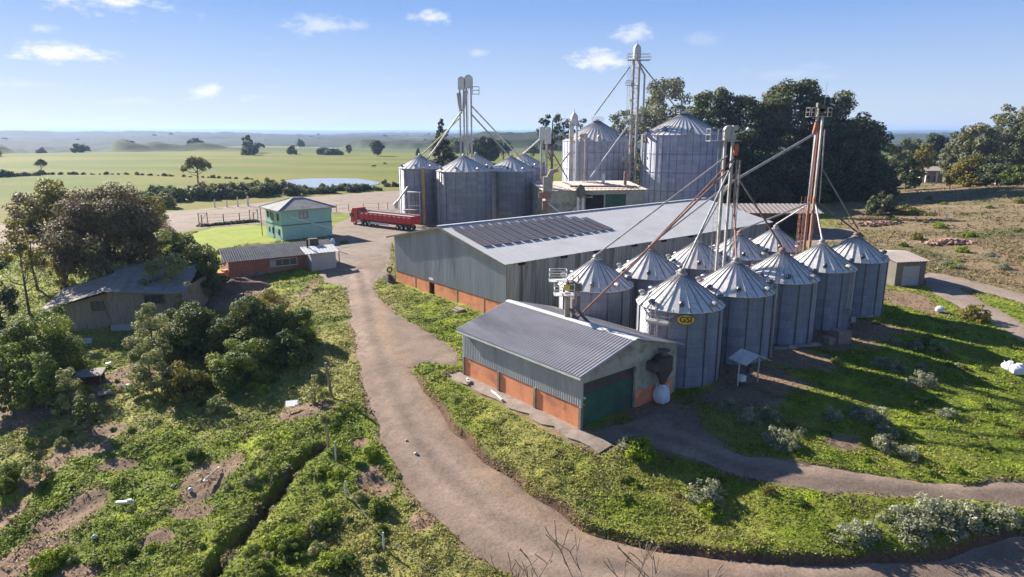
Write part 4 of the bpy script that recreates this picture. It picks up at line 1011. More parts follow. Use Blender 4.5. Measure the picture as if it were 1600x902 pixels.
# ---------------------------------------------------------------- foliage
def leaf_mat(name, trans=.28, rough=.65):
    m, nt, b = new_mat(name); at = nt.nodes.new('ShaderNodeAttribute'); at.attribute_name = 'Col'
    link(nt, at.outputs['Color'], b.inputs['Base Color']); b.inputs['Roughness'].default_value = rough; b.inputs['Specular IOR Level'].default_value = .25
    tr = nt.nodes.new('ShaderNodeBsdfTranslucent'); link(nt, at.outputs['Color'], tr.inputs[0])
    mx = nt.nodes.new('ShaderNodeMixShader'); mx.inputs[0].default_value = trans
    out = [n for n in nt.nodes if n.type == 'OUTPUT_MATERIAL'][0]
    link(nt, b.outputs[0], mx.inputs[1]); link(nt, tr.outputs[0], mx.inputs[2]); link(nt, mx.outputs[0], out.inputs[0]); return m
M['leaf'] = leaf_mat('leaves'); M['grass_blades'] = leaf_mat('grass and weeds', .35)
M['bark'] = mat('grey brown bark', (.15,.115,.09), .95, var=.35, scale=3, bmp=.03)
M['pale_bark'] = mat('pale smooth bark', (.34,.29,.24), .9, var=.3, scale=1.5, bmp=.02)
def rhombs(P, N, size, rng, elong=1.5, fold=.15):
    """one small folded rhombus per point, facing about N"""
    n = len(P); r = rng.normal(size=(n, 3)); t = np.cross(N, r); t /= np.linalg.norm(t, axis=1)[:, None] + 1e-9
    b = np.cross(N, t); s = size[:, None] if hasattr(size, 'shape') else size
    v = np.stack([P - t*s*.5*elong, P + b*s*.42 - N*s*fold, P + t*s*.5*elong, P - b*s*.42 - N*s*fold], 1).reshape(-1, 3)
    q = np.arange(n * 4).reshape(n, 4); return v, q
def palette(cols, u):
    c = np.array(cols); k = np.clip(u, 0, .9999) * (len(c) - 1); i = k.astype(int); f = (k - i)[:, None]
    return c[i] * (1 - f) + c[i + 1] * f
PAL = dict(
 dark=[(0.042,0.065,0.016),(0.073,0.106,0.022),(0.126,0.163,0.033),(0.196,0.221,0.050)],
 deep=[(0.023,0.038,0.014),(0.043,0.065,0.022),(0.069,0.094,0.029),(0.117,0.138,0.048)],
 mid=[(0.076,0.108,0.019),(0.130,0.180,0.029),(0.216,0.270,0.042),(0.324,0.360,0.066)],
 bright=[(0.140,0.196,0.018),(0.228,0.300,0.024),(0.333,0.406,0.033),(0.456,0.496,0.055)],
 olive=[(0.104,0.101,0.024),(0.180,0.168,0.036),(0.284,0.244,0.054),(0.397,0.319,0.084)],
 brown=[(.10,.078,.042),(.155,.12,.062),(.21,.165,.085),(.26,.215,.12)],
 pale=[(0.146,0.172,0.055),(0.238,0.258,0.088),(0.365,0.374,0.143),(0.547,0.515,0.220)],
 white=[(.15,.17,.08),(.23,.25,.13),(.36,.37,.24),(.50,.49,.37)],
 euc=[(.045,.065,.033),(.085,.108,.048),(.15,.17,.075),(.24,.25,.12)],
 eucpale=[(.09,.105,.055),(.15,.165,.085),(.24,.25,.14),(.36,.36,.24)],
 yellow=[(0.246,0.180,0.028),(0.386,0.270,0.039),(0.527,0.360,0.055),(0.597,0.450,0.088)],
 araucaria=[(0.019,0.034,0.017),(0.034,0.054,0.026),(0.057,0.080,0.039),(0.095,0.118,0.052)])
def blob_leaves(blobs, size, cover, rng, pal, flat=.75, jitter=.28):
    Ps, Ns, Us = [], [], []
    for bx, by, bz, r, u0 in blobs:
        n = max(6, int(cover * 4 * math.pi * r * r / (size * size)))
        d = rng.normal(size=(n, 3)); d /= np.linalg.norm(d, axis=1)[:, None]
        rad = r * (1 - jitter * rng.random(n) ** 1.5 + .08 * rng.normal(size=n))
        bump_ = 1 + .18 * np.sin(d[:,0]*7 + bx*3) * np.sin(d[:,1]*6 + by*2) * np.sin(d[:,2]*5 + bz)
        P = d * (rad * bump_)[:, None] * (1, 1, flat) + (bx, by, bz)
        N = d * .8 + rng.normal(size=(n, 3)) * .5 + (0, 0, .42); N /= np.linalg.norm(N, axis=1)[:, None]
        Ps.append(P); Ns.append(N); Us.append(np.clip(u0 + rng.normal(size=n) * .17, 0, 1))
    P, N, U = np.vstack(Ps), np.vstack(Ns), np.concatenate(Us)
    s = size * rng.uniform(.65, 1.35, len(P)); v, q = rhombs(P, N, s, rng)
    return v, q, np.repeat(palette(PAL[pal], U), 4, 0)
def crown_blobs(kind, H, W, rng):
    """clump centres for each habit, tree foot at the origin"""
    B = []; R = W / 2
    if kind == 'round':
        n = int(34 + 4 * R)
        for k in range(n):
            d = rng.normal(size=3); d /= np.linalg.norm(d); rr = rng.uniform(.45, 1) ** .5
            z = H * .56 + d[2] * H * .40 * rr; 
            if z < H * .16: z = H * .18
            r = R * rng.uniform(.20, .34); B.append((d[0]*(R-r*.8)*rr, d[1]*(R-r*.8)*rr, min(z, H - r*.7), r, rng.uniform(.2, .8)))
    elif kind == 'bush':
        n = int(26 + 5 * R)
        for k in range(n):
            a = rng.uniform(0, 2*math.pi); q = rng.uniform(0, 1) ** .5; top = math.sqrt(max(0, 1 - q*q*.85)); z = H * rng.uniform(.25, .95) * top
            r = R * rng.uniform(.18, .32); B.append((math.cos(a)*q*(R-r*.6), math.sin(a)*q*(R-r*.6), max(r*.4, z - r*.4), r, rng.uniform(.15, .85)))
    elif kind == 'spread':                                             # wide crown over a bare stem
        for k in range(int(46 + 3*R)):
            a = rng.uniform(0, 2*math.pi); q = rng.uniform(0, 1) ** .55; z = H * (.93 - .34 * q * q - rng.uniform(0, .22))
            r = R * rng.uniform(.13, .24); B.append((math.cos(a)*q*(R-r), math.sin(a)*q*(R-r), z - r*.3, r, rng.uniform(.2, .8)))
    elif kind == 'umbrella':
        for k in range(64):
            a = rng.uniform(0, 2*math.pi); q = rng.uniform(0, 1) ** .5; z = H * (.93 - .30 * q**2 - rng.uniform(0, .12))
            r = R * rng.uniform(.13, .2); B.append((math.cos(a)*q*(R-r), math.sin(a)*q*(R-r), z - r*.3, r, rng.uniform(.2, .8)))
    elif kind == 'euc':                                                # tall, lumpy, with gaps
        for k in range(int(60 + 2*R)):
            a = rng.uniform(0, 2*math.pi); t = rng.uniform(.14, 1); env = math.sin(min(1, (1.04 - t) / .62) * math.pi/2) * (.55 + .45 * min(1, t/.45))
            q = rng.uniform(.35, 1); r = R * rng.uniform(.13, .25)
            B.append((math.cos(a)*q*env*(R-r), math.sin(a)*q*env*(R-r), H*t - r*.7, r, .25 + .5*rng.random()))
    elif kind == 'grove':                                              # broad lumpy crown from the ground up
        for k in range(int(64 + 3*R)):
            a = rng.uniform(0, 2*math.pi); t = rng.uniform(.10, 1); env = (1 - max(0, (t-.42)/.62)**2.2) ** .5 * (.72 + .28*min(1, t/.4)) if t < 1.03 else .2
            q = rng.uniform(.45, 1); r = R * rng.uniform(.15, .30) * (.7 + .3*env)
            B.append((math.cos(a)*q*env*(R-r*.5), math.sin(a)*q*env*(R-r*.5), H*t - r*.8, r, .2 + .6*rng.random()))
    elif kind == 'conifer':
        for k in range(90):
            t = rng.uniform(.10, 1) ; env = (1 - t) ** .8; a = rng.uniform(0, 2*math.pi); q = rng.uniform(.4, 1); r = (R * .22 * (1-t) + R*.07)
            B.append((math.cos(a)*q*env*R, math.sin(a)*q*env*R, H*t - r, r, rng.uniform(.1, .7)))
    elif kind == 'araucaria':
        for k in range(34):
            a = rng.uniform(0, 2*math.pi); t = rng.uniform(.52, .97); q = rng.uniform(.35, 1) * (1 if t > .6 else .7); r = R * rng.uniform(.12, .22)
            B.append((math.cos(a)*q*(R-r)*math.cos((t-.74)*2.6), math.sin(a)*q*(R-r)*math.cos((t-.74)*2.6), H*t, r, rng.uniform(.1, .9)))
    return B
def make_tree(name, label, cat, x, y, H, W, kind, pal, leaf, cover=1.0, group=None, seed=0, limbs=7, trunk=None, flat=.78, sink=.1):
    rng = np.random.default_rng(seed); B = crown_blobs(kind, H, W, rng); z = gz(x, y) - sink
    t = thing(name, label, cat, (x, y, z), float(rng.uniform(0, 6.28)), group)
    r0 = (trunk or max(.05, H * .022)); tm = MB(); lean = rng.normal(size=2) * H * .02
    hz_ = H * (.6 if kind not in ('umbrella', 'araucaria', 'conifer', 'euc') else .9)
    mid = Vector((lean[0], lean[1], hz_*.5)); top = Vector((lean[0]*1.6, lean[1]*.6, hz_))
    tm.tube([(0,0,-.3), (lean[0]*.3, lean[1]*.3, hz_*.2), mid, top], [r0*1.25, r0, r0*.75, r0*.35], 9)
    pick = rng.permutation(len(B))[:limbs]
    for i in pick:
        b = Vector(B[i][:3]); s = min(.8, max(.22, b.z / hz_ * rng.uniform(.45, .75))); p0 = Vector((lean[0]*s, lean[1]*s, hz_*s*.95))
        m_ = p0.lerp(b, .5) + Vector((0, 0, -.06*H * (1 if b.z > p0.z else 0)))
        tm.tube([p0, m_, b], [r0*.5, r0*.32, r0*.1], 6)
    tm.build('trunk', 'pale_bark' if 'euc' in pal else 'bark', t, True)
    v, q, c = blob_leaves(B, leaf, cover, rng, pal, flat)
    obj('crown', np_mesh('crown', v, q, 'leaf', c), t)
    return t
def tree_px(name, label, cat, px, Y, top, wpx, kind, pal, leaf, **kw):
    x0 = xat(px, Y, gz(xat(px, Y, 0), Y) + 4); z = gz(x0, Y); H = zat(Y, top) - z; W = wpx * (Y + 4) / FPX
    return make_tree(name, label, cat, x0, Y, H, W, kind, pal, leaf, **kw)

# left of the road: the trees round the old barn
LT = [
 ('broadleaf_tree','wide brownish tree with dusty red brown crown directly behind the old barn',178,84,286,166,'round','brown',.30,.72,dict(limbs=16,trunk=.33)),
 ('broadleaf_tree','tall thin brownish tree left of the widest brown crown',95,97,268,140,'spread','olive',.34,.55,dict(limbs=16,trunk=.26)),
 ('broadleaf_tree','sparse tree at the left edge on two visible bare stems',38,80,322,76,'spread','olive',.28,.55,dict(limbs=9,trunk=.15)),
 ('broadleaf_tree','slim brown twiggy tree between the edge and the brown crown',52,92,288,60,'round','brown',.30,.5,dict(limbs=10,trunk=.16)),
 ('broadleaf_tree','dense dark green tree right of the brown crown near the lawn',292,86,342,92,'bush','dark',.26,1.1,{}),
 ('broadleaf_tree','grey green rounded tree just behind the right end of the old barn',262,77,352,76,'bush','pale',.24,.9,{}),
 ('broadleaf_tree','olive yellow tree at the upper right of the brown crown',240,98,300,76,'round','olive',.32,.8,{}),
 ('broadleaf_tree','yellow leaved narrow tree squeezed left of the wide brown crown',103,82,340,40,'round','yellow',.24,.6,{}),
 ('broadleaf_tree','dark leafy tree cut by the left edge of the view',-8,76,395,60,'bush','deep',.26,1.0,{}),
 ('broadleaf_tree','small green tree below the yellow one behind the barn',170,80,388,80,'bush','pale',.24,.8,{}),
 ('broadleaf_tree','dark tree whose shade reaches the corner of the lawn',322,83,378,60,'bush','dark',.24,1.1,{}),
 ('shrub','large feathery bright shrub in front of the left part of the old barn',62,60,468,130,'bush','mid',.19,1.0,{}),
 ('shrub','dark shrub at the left edge below the feathery one',5,56,515,80,'bush','mid',.19,1.0,{}),
 ('shrub','leafy shrub at the foot of the feathery one',62,54,545,80,'bush','mid',.18,.9,{}),
 ('shrub','low pale shrub on the bank left of the wooden hut',100,53,560,50,'bush','pale',.17,.8,{}),
 ('shrub','low dark shrub before the hut roof board',128,49.5,598,40,'bush','dark',.16,.9,{}),
 ('shrub','tall pale green shrub at the right corner of the old barn',236,62,465,76,'bush','pale',.19,1.0,{}),
 ('shrub','big dark green shrub right of the barn, highest of its thicket',305,65,458,130,'bush','dark',.20,1.1,{}),
 ('shrub','broad dark shrub in the middle of the thicket',385,64,462,130,'bush','dark',.20,1.1,{}),
 ('shrub','rounded dark shrub at the right end of the thicket nearest the road',450,66,462,80,'bush','mid',.20,1.1,{}),
 ('shrub','olive shrub low in the thicket with yellowish leaves',285,55,545,80,'bush','olive',.17,.9,{}),
 ('shrub','grey green shrub on the left front of the thicket beside the green barrel',228,56,520,60,'bush','pale',.17,.9,{}),
 ('shrub','dark bush at the front centre of the thicket',375,58,515,110,'bush','mid',.18,1.1,{}),
 ('shrub','small dark shrub at the right front of the thicket',440,60,512,84,'bush','dark',.18,1.0,{}),
 ('shrub','yellow green small shrub at the back right corner of the barn',288,70,428,40,'bush','olive',.18,.8,{}),
 ('shrub','pale round shrub right of the thicket beside the leaning post',487,52,582,34,'bush','pale',.16,.7,{}),
 ('shrub','shrub at the upper right of the thicket by the earth mound',420,69,436,70,'bush','olive',.19,.9,{})]
for i, (n, lab, px, Y, top, w, kind, pal, leaf, cov, kw) in enumerate(LT):
    tree_px(n, lab, 'tree' if 'tree' in n else 'shrub', px, Y, top, w, kind, pal, leaf * (.68 if pal == 'brown' else .8), cover=cov, seed=100+i, **kw)
# the dark stand behind the warehouse
BT = [
 ('pale tall eucalyptus left of the dark stand behind the slimmest tower',1035,232,119,104,'grove','eucpale',.62),
 ('short pale eucalyptus between the tallest tower and the left tall silo',972,238,168,64,'grove','eucpale',.62),
 ('dark eucalyptus at the left end of the stand just over the tall silo roof',1108,206,134,100,'grove','euc',.58),
 ('dark eucalyptus second in the stand with paler top',1165,200,146,110,'grove','euc',.58),
 ('highest dark eucalyptus of the stand, above the long barn roof',1228,205,120,140,'grove','euc',.60),
 ('eucalyptus with bare pale top behind the rust coloured elevator head',1292,204,138,124,'grove','euc',.58),
 ('dark eucalyptus sloping down at the right end of the stand',1335,203,180,96,'grove','euc',.58)]
for i, (lab, px, Y, top, w, kind, pal, leaf) in enumerate(BT):
    tree_px('eucalyptus_tree', lab, 'tree', px, Y, top, w, kind, pal, leaf, cover=.95 if 'pale' not in pal else .7, seed=200+i, limbs=12, group='dark stand of tall trees')
US = [(1090,192,215,70),(1135,190,205,80),(1180,188,200,80),(1225,188,205,80),(1270,190,200,80),(1310,188,205,70),(1345,186,235,60),(1365,184,255,50),(1375,190,250,46)]
for i, (px, Y, top, w) in enumerate(US):
    tree_px('understorey_tree', 'dark lower tree under the tall stand, ' + ('first at its left end', 'second from its left end', 'third from its left end', 'behind the barn roof middle', 'behind the barn roof right half', 'behind the rust coloured elevator', 'just right of the rust coloured elevator', 'low at its right foot', 'lowest at its right foot')[i], 'tree', px, Y, top, w*1.2, 'bush', 'deep', .55, cover=1.1, seed=230+i, group='dark lower trees under the stand')
AT = [
 ('araucaria_tree','dark araucaria with tufted flat top left of the left tall silo',862,262,176,62,'araucaria','araucaria',.6),
 ('araucaria_tree','partly hidden araucaria between the first one and the silo roof',897,270,184,50,'araucaria','araucaria',.6),
 ('conifer_tree','tall dark conifer behind the leftmost silos',692,225,184,74,'conifer','araucaria',.55),
 ('conifer_tree','broad dark tree at the right foot of the conifer',716,232,228,40,'bush','deep',.55),
 ('broadleaf_tree','dark round tree in the field seen just right of the twin elevator',757,400,213,50,'round','deep',.9),
 ('broadleaf_tree','smaller dark tree in the field above the rightmost middle silos',788,395,219,36,'araucaria','deep',.8),
 ('umbrella_tree','umbrella shaped lone tree on a tall trunk in the near pasture',308,252,238,46,'umbrella','olive',.6),
 ('umbrella_tree','flat topped tree on the far rise, darkest flat crown on the skyline',306,800,214,26,'umbrella','deep',1.5),
 ('broadleaf_tree','egg shaped lone tree on the far dark meadow left of centre',387,640,210,18,'round','deep',1.2),
 ('umbrella_tree','low wide tree right of the egg shaped lone tree',404,660,222,20,'umbrella','deep',1.2),
 ('broadleaf_tree','dark tree with split crown standing in the far field beyond the pond',589,560,219,24,'round','deep',1.1),
 ('broadleaf_tree','small round tree in the far field left of the split crowned one',545,610,225,10,'round','deep',1.0),
 ('broadleaf_tree','small triangular tree in the far field near the silo roof',653,560,231,9,'conifer','deep',.9),
 ('broadleaf_tree','pale leafless tree in the pasture far left',64,330,246,18,'umbrella','brown',.5),
 ('broadleaf_tree','dark pointed tree clump low on the far slope',505,600,228,22,'bush','deep',1.0),
 ('broadleaf_tree','flat sloping dark tree clump beside the pointed clump on the slope',520,590,232,30,'bush','deep',1.0),
 ('shrub','rounded lone bush in the shade at the edge of the brown hillside',1380,152,296,44,'bush','euc',.4),
 ('shrub','low bush on the hillside below the lone rounded bush',1425,150,324,44,'bush','olive',.35),
 ('shrub','reddish low bush beside the debris heap on the hillside',1455,146,333,26,'bush','olive',.32),
 ('broadleaf_tree','dark tree left of the columned farmhouse',1417,215,239,40,'bush','deep',.55),
 ('broadleaf_tree','brownish tree touching the left side of the columned farmhouse',1440,258,218,28,'round','olive',.6),
 ('broadleaf_tree','grey green tree behind the pale hut left of the farmhouse',1392,262,226,40,'round','euc',.6),
 ('eucalyptus_tree','grey green tree right of the farmhouse',1492,235,212,50,'round','eucpale',.6),
 ('eucalyptus_tree','spreading grey tree above the hillside, second right of the farmhouse',1528,228,190,72,'grove','eucpale',.6),
 ('eucalyptus_tree','tall grey eucalyptus with ragged top near the right edge',1572,250,158,80,'grove','eucpale',.65),
 ('eucalyptus_tree','tall eucalyptus cut by the right edge',1615,240,170,80,'grove','euc',.65),
 ('broadleaf_tree','bushy tree in front of the right hand grove, lowest at its left',1515,205,232,54,'bush','olive',.5),
 ('broadleaf_tree','dark bushy tree in front of the right hand grove near the edge',1560,200,236,60,'bush','euc',.5),
 ('broadleaf_tree','dark bush at the right edge below the grove',1600,188,250,56,'bush','dark',.5),
 ('broadleaf_tree','brown green small tree at the foot of the grove beside the meadow',1487,208,262,22,'round','olive',.4),
 ('broadleaf_tree','dark row tree on the skyline left of the grove',1420,330,208,50,'bush','euc',.8),
 ('broadleaf_tree','dark skyline tree above the farmhouse roof',1462,340,203,56,'bush','deep',.8),
 ('broadleaf_tree','grey skyline tree between the farmhouse and the tall eucalyptus',1500,320,196,46,'round','euc',.8),
 ('araucaria_tree','small dark araucaria in the pasture beside the slender tubular elevator',833,420,228,16,'araucaria','araucaria',.8)]
for i, (n, lab, px, Y, top, w, kind, pal, leaf) in enumerate(AT):
    tree_px(n, lab, 'tree' if 'tree' in n else 'shrub', px, Y, top, w, kind, pal, leaf, cover=1.0, seed=300+i, limbs=8)
# hedge of scrub along the far side of the highway: four bushes, copied
def proto_tree(name, label, cat, H, W, kind, pal, leaf, seed, cover=1.0, group=None):
    t = make_tree(name, label, cat, 0, -60, H, W, kind, pal, leaf, cover=cover, seed=seed, group=group); return t
def copy_thing(t, x, y, s=1.0, rz=0, z=None, sink=.1, sz=None):
    r = t.copy(); COL.objects.link(r); r.location = (x, y, (gz(x, y) if z is None else z) - sink); r.rotation_euler = (0, 0, rz); r.scale = (s, s, sz or s)
    for ch in t.children: c = ch.copy(); COL.objects.link(c); c.parent = r
    return r
def scatter(protos, spots, rs, lab=None):
    """first spots use the originals themselves, the rest are copies"""
    used = 0
    for k, (x, y, s) in enumerate(spots):
        p = protos[k % len(protos)]
        if k < len(protos): p.location = (x, y, gz(x, y) - .1); p.scale = (s, s, s); c = p
        else: c = copy_thing(p, x, y, s * rs.uniform(.9, 1.1), rs.uniform(0, 6.28), sz=s * rs.uniform(.8, 1.15))
        if lab:
            a_, b_ = px_of(np.array([x]), np.array([y]), np.array([gz(x, y)])); c['label'] = lab(float(a_[0]), float(b_[0]), k % len(protos), s)
rs = random.Random(5)
PR = [proto_tree('hedge_bush', 'dark scrubby bush in the long hedge across the highway', 'shrub', 5, 7, 'bush', p, .42, 400+i, group='bushes of the long hedge') for i, p in enumerate(('dark', 'euc', 'dark', 'olive'))]
spots = []
for k in range(62):
    px = 236 + (655-236)*k/61 + rs.uniform(-4, 4); f = (px-236)/(655-236)
    py = (315*(1-f) + 293*f) if px < 600 else 292; g = G(px, py + rs.uniform(-4.5, 2)); sc_ = (.95 if f < .55 else .62 if f < .8 else .42) * rs.uniform(.75, 1.15)
    spots.append((g.x, g.y, sc_))
for k in range(16): 
    g = G(rs.uniform(120, 300), rs.uniform(318, 330)); spots.append((g.x, g.y, .8))
def lab_h(px, py, k, s):
    w = ('dark green', 'grey green', 'deep green', 'olive')[k]
    z = 'behind the trees at the hedge left end' if px < 290 else 'behind the white marker posts' if px < 400 else 'above the teal house roof' if px < 470 else 'between teal house and pond' if px < 560 else 'at the low right end beyond the truck'
    return f'{w} bush of the roadside hedge, {z}'
scatter(PR, spots, rs, lab_h)
PR = [proto_tree('field_bush', 'small dark bush on the fence line crossing the yellow green pasture', 'shrub', 3, 4.4, 'bush', p, .5, 410+i, .8, group='bushes on the pasture fence line') for i, p in enumerate(('deep', 'olive'))]
spots = []
for k in range(46):
    px = -10 + 400*k/45 + rs.uniform(-5, 5); py = 277 - 3*math.sin(px/60) if px < 60 else 273 + max(0, (px-200))/200*8; g = G(px, py); spots.append((g.x, g.y, (1.3 if px < 70 else .5) * rs.uniform(.5, 1.2)))
scatter(PR, spots, rs, lambda px, py, k, s: ('dark' if k == 0 else 'olive') + ' bush on the pasture fence line, ' + ('taller ones at the far left' if px < 75 else 'above the brown trees' if px < 190 else 'left of the lone umbrella tree' if px < 300 else 'right of the lone umbrella tree'))
PR = [proto_tree('meadow_tree', 'dark far tree scattered over the blue green hills beyond the pasture', 'tree', 11, 13, 'bush', p, 1.6, 420+i, .9, group='far trees scattered over the hills') for i, p in enumerate(('deep', 'dark', 'euc'))]
spots = []
rs = random.Random(9)
while len(spots) < 100:
    a = R_(rs.uniform(-38, 20)); r = 620 * (6.5 ** rs.random()); x, y = r*math.sin(a), r*math.cos(a)
    if float(fbm(np.array([x/260]), np.array([y/200]), 3, 88)[0]) > .04 or rs.random() < .22: spots.append((x, y, rs.uniform(.6, 1.3) * (1 + r/5000)))
scatter(PR, spots, rs, lambda px, py, k, s: ('dark', 'green', 'greyish')[k] + ' far tree on the hazy hills, ' + ('at the far left' if px < 150 else 'left of the flat topped tree' if px < 290 else 'near the egg shaped tree' if px < 450 else 'above the pond' if px < 600 else 'by the conifer' if px < 720 else 'between elevators' if px < 860 else 'far behind the tall silos'))
# low bushes in the rank field and on the banks
def spots_px(L): 
    out = []
    for px, py, s in L: g = G(px, py); out.append((g.x, g.y, s))
    return out
rs = random.Random(12)
PR = [proto_tree('weed_bush', 'low leafy weed bush among the rank green growth left of the road', 'shrub', 1.5, 2.2, 'bush', p, .13, 430+i, .8, group='weed bushes left of the road') for i, p in enumerate(('mid', 'bright', 'bright', 'pale', 'mid'))]
L = [(305,715,.75),(275,720,.5),(225,470,.7),(60,745,.9),(20,742,.8),(8,765,.7),(75,885,.8),(100,870,.6),(340,640,1),(300,620,.8),(60,620,.8),(170,610,.6),(120,620,.7)]
for k in range(50): L.append((rs.uniform(390, 600), rs.uniform(700, 900), rs.uniform(.3, .75)))
for k in range(44): L.append((rs.uniform(0, 520), rs.uniform(600, 900), rs.uniform(.2, .5)))
for k in range(10): L.append((rs.uniform(180, 520), rs.uniform(585, 630), rs.uniform(.3, .6)))
for k in range(14): L.append((rs.uniform(0, 130), rs.uniform(560, 640), rs.uniform(.5, .9)))
for k in range(22):
    f = rs.random(); L.append((500*(1-f) + 330*f + rs.uniform(-26, -8), 700*(1-f) + 890*f, rs.uniform(.4, .75)))
sp = [s for s in spots_px(L) if float(roads_d(np.array([s[0]]), np.array([s[1]]))[0]) > 1.1 and s[1] > 10 and float(seg_dist(np.array([s[0]]), np.array([s[1]]), DITCH)[0]) > .9 + s[2]]
def lab_w(px, py, k, s):
    w = ('mid green', 'bright green', 'light green', 'greyish', 'rounded green')[k]; b = 'large ' if s > .75 else 'small ' if s < .4 else ''
    z = 'in front of the thicket' if py < 645 else ('right of the ditch near the wired posts' if px > 500 and py > 700 else 'just right of the ditch' if px > 430 and py > 700 else 'along the ditch' if px > 330 and py > 700 else 'near the bare soil with the plank' if 230 < px <= 430 else 'above the ditch' if px > 430 else 'by the red soil at the left')
    return f'{b}{w} weed bush {z}'
scatter(PR, sp, rs, lab_w)
PR = [proto_tree('flowering_weed', 'pale whitish flowering weed bush on the grass right of the shed', 'shrub', 1.5, 2.4, 'bush', 'white', .11, 450+i, .55, group='whitish flowering weed bushes') for i in range(3)]
L = [(1103,778,1.0),(1115,790,.6),(1215,690,.9),(1235,700,.6),(1370,665,1.0),(1350,655,.8),(1385,680,.7),(1325,845,.9),(1350,838,.8),(1400,820,1.0),(1440,815,1.2),(1480,812,1.2),(1520,815,1.1),(1560,812,.9),(1460,830,1.1),(1500,828,1.0),(1420,838,.9),
     (1380,570,.8),(1400,578,.7),(1440,600,.9),(1460,548,.9),(1430,545,.8),(1400,540,.6),(1480,650,.6),(1380,700,.8),(1420,712,.7),(1340,640,.5),(1200,655,.9),(1170,660,.8),(1140,640,.8),(1250,680,.5),(1300,655,.7),(985,700,.9),(1500,575,.4),(1545,400,.8),(1480,415,.9),(1500,420,.7),(1565,420,.8),(1440,575,.5),(545,120,.1)]
def lab_f(px, py, k, s):
    b = 'large ' if s > .95 else 'small ' if s < .65 else ''
    z = 'on the bank left of the big pale clump' if px < 1300 and py > 740 else 'in the big pale clump on the bank' if py > 780 else 'by the hillside track' if py < 440 else 'in the silo shadows near the dirt road' if px < 1310 else 'on the sunlit grass below the silo shadows' if py > 620 else 'on the grass right of the silos'
    return f'{b}whitish flowering weed {z}'
scatter(PR, spots_px(L[:-1]), rs, lab_f)
PR = [proto_tree('bank_bush', 'green weed bush on the grassy bank between shed and roads', 'shrub', 1.2, 2.0, 'bush', p, .12, 460+i, .8, group='green bushes on the right hand grass') for i, p in enumerate(('bright', 'mid', 'olive'))]
L = [(975,700,1.5),(1000,710,1.2),(960,712,1.0),(1030,715,1.0),(825,632,.25),(1450,545,1.2),(1522,500,1.7),(1540,505,1.2),(1110,800,.8),(1330,858,.8),(1380,862,.8),(1440,860,.9),(1500,850,.9),(1540,842,.8)]
for k in range(60):
    L.append((rs.uniform(900, 1600), rs.uniform(640, 880), rs.uniform(.2, .5)))
for k in range(36): L.append((rs.uniform(1250, 1600), rs.uniform(500, 700), rs.uniform(.2, .55)))
for k in range(34): L.append((rs.uniform(1380, 1620), rs.uniform(300, 440), rs.uniform(.4, 1.3)))
sp = [s for s in spots_px(L) if float(roads_d(np.array([s[0]]), np.array([s[1]]))[0]) > .9]
def lab_g(px, py, k, s):
    w = ('bright', 'mid green', 'olive')[k]; b = 'large ' if s > .9 else 'small ' if s < .35 else ''
    z = 'on the brown hillside' if py < 445 and px > 1370 else 'at the shed corner' if px < 1050 and py < 725 else 'on the bank above the main road' if py > 770 or px < 1000 else 'beside the dirt road' if py > 690 else 'on the open grass by the white bags' if px > 1420 else 'on the grass in front of the silos'
    return f'{b}{w} bush {z}'
scatter(PR, sp, rs, lab_g)

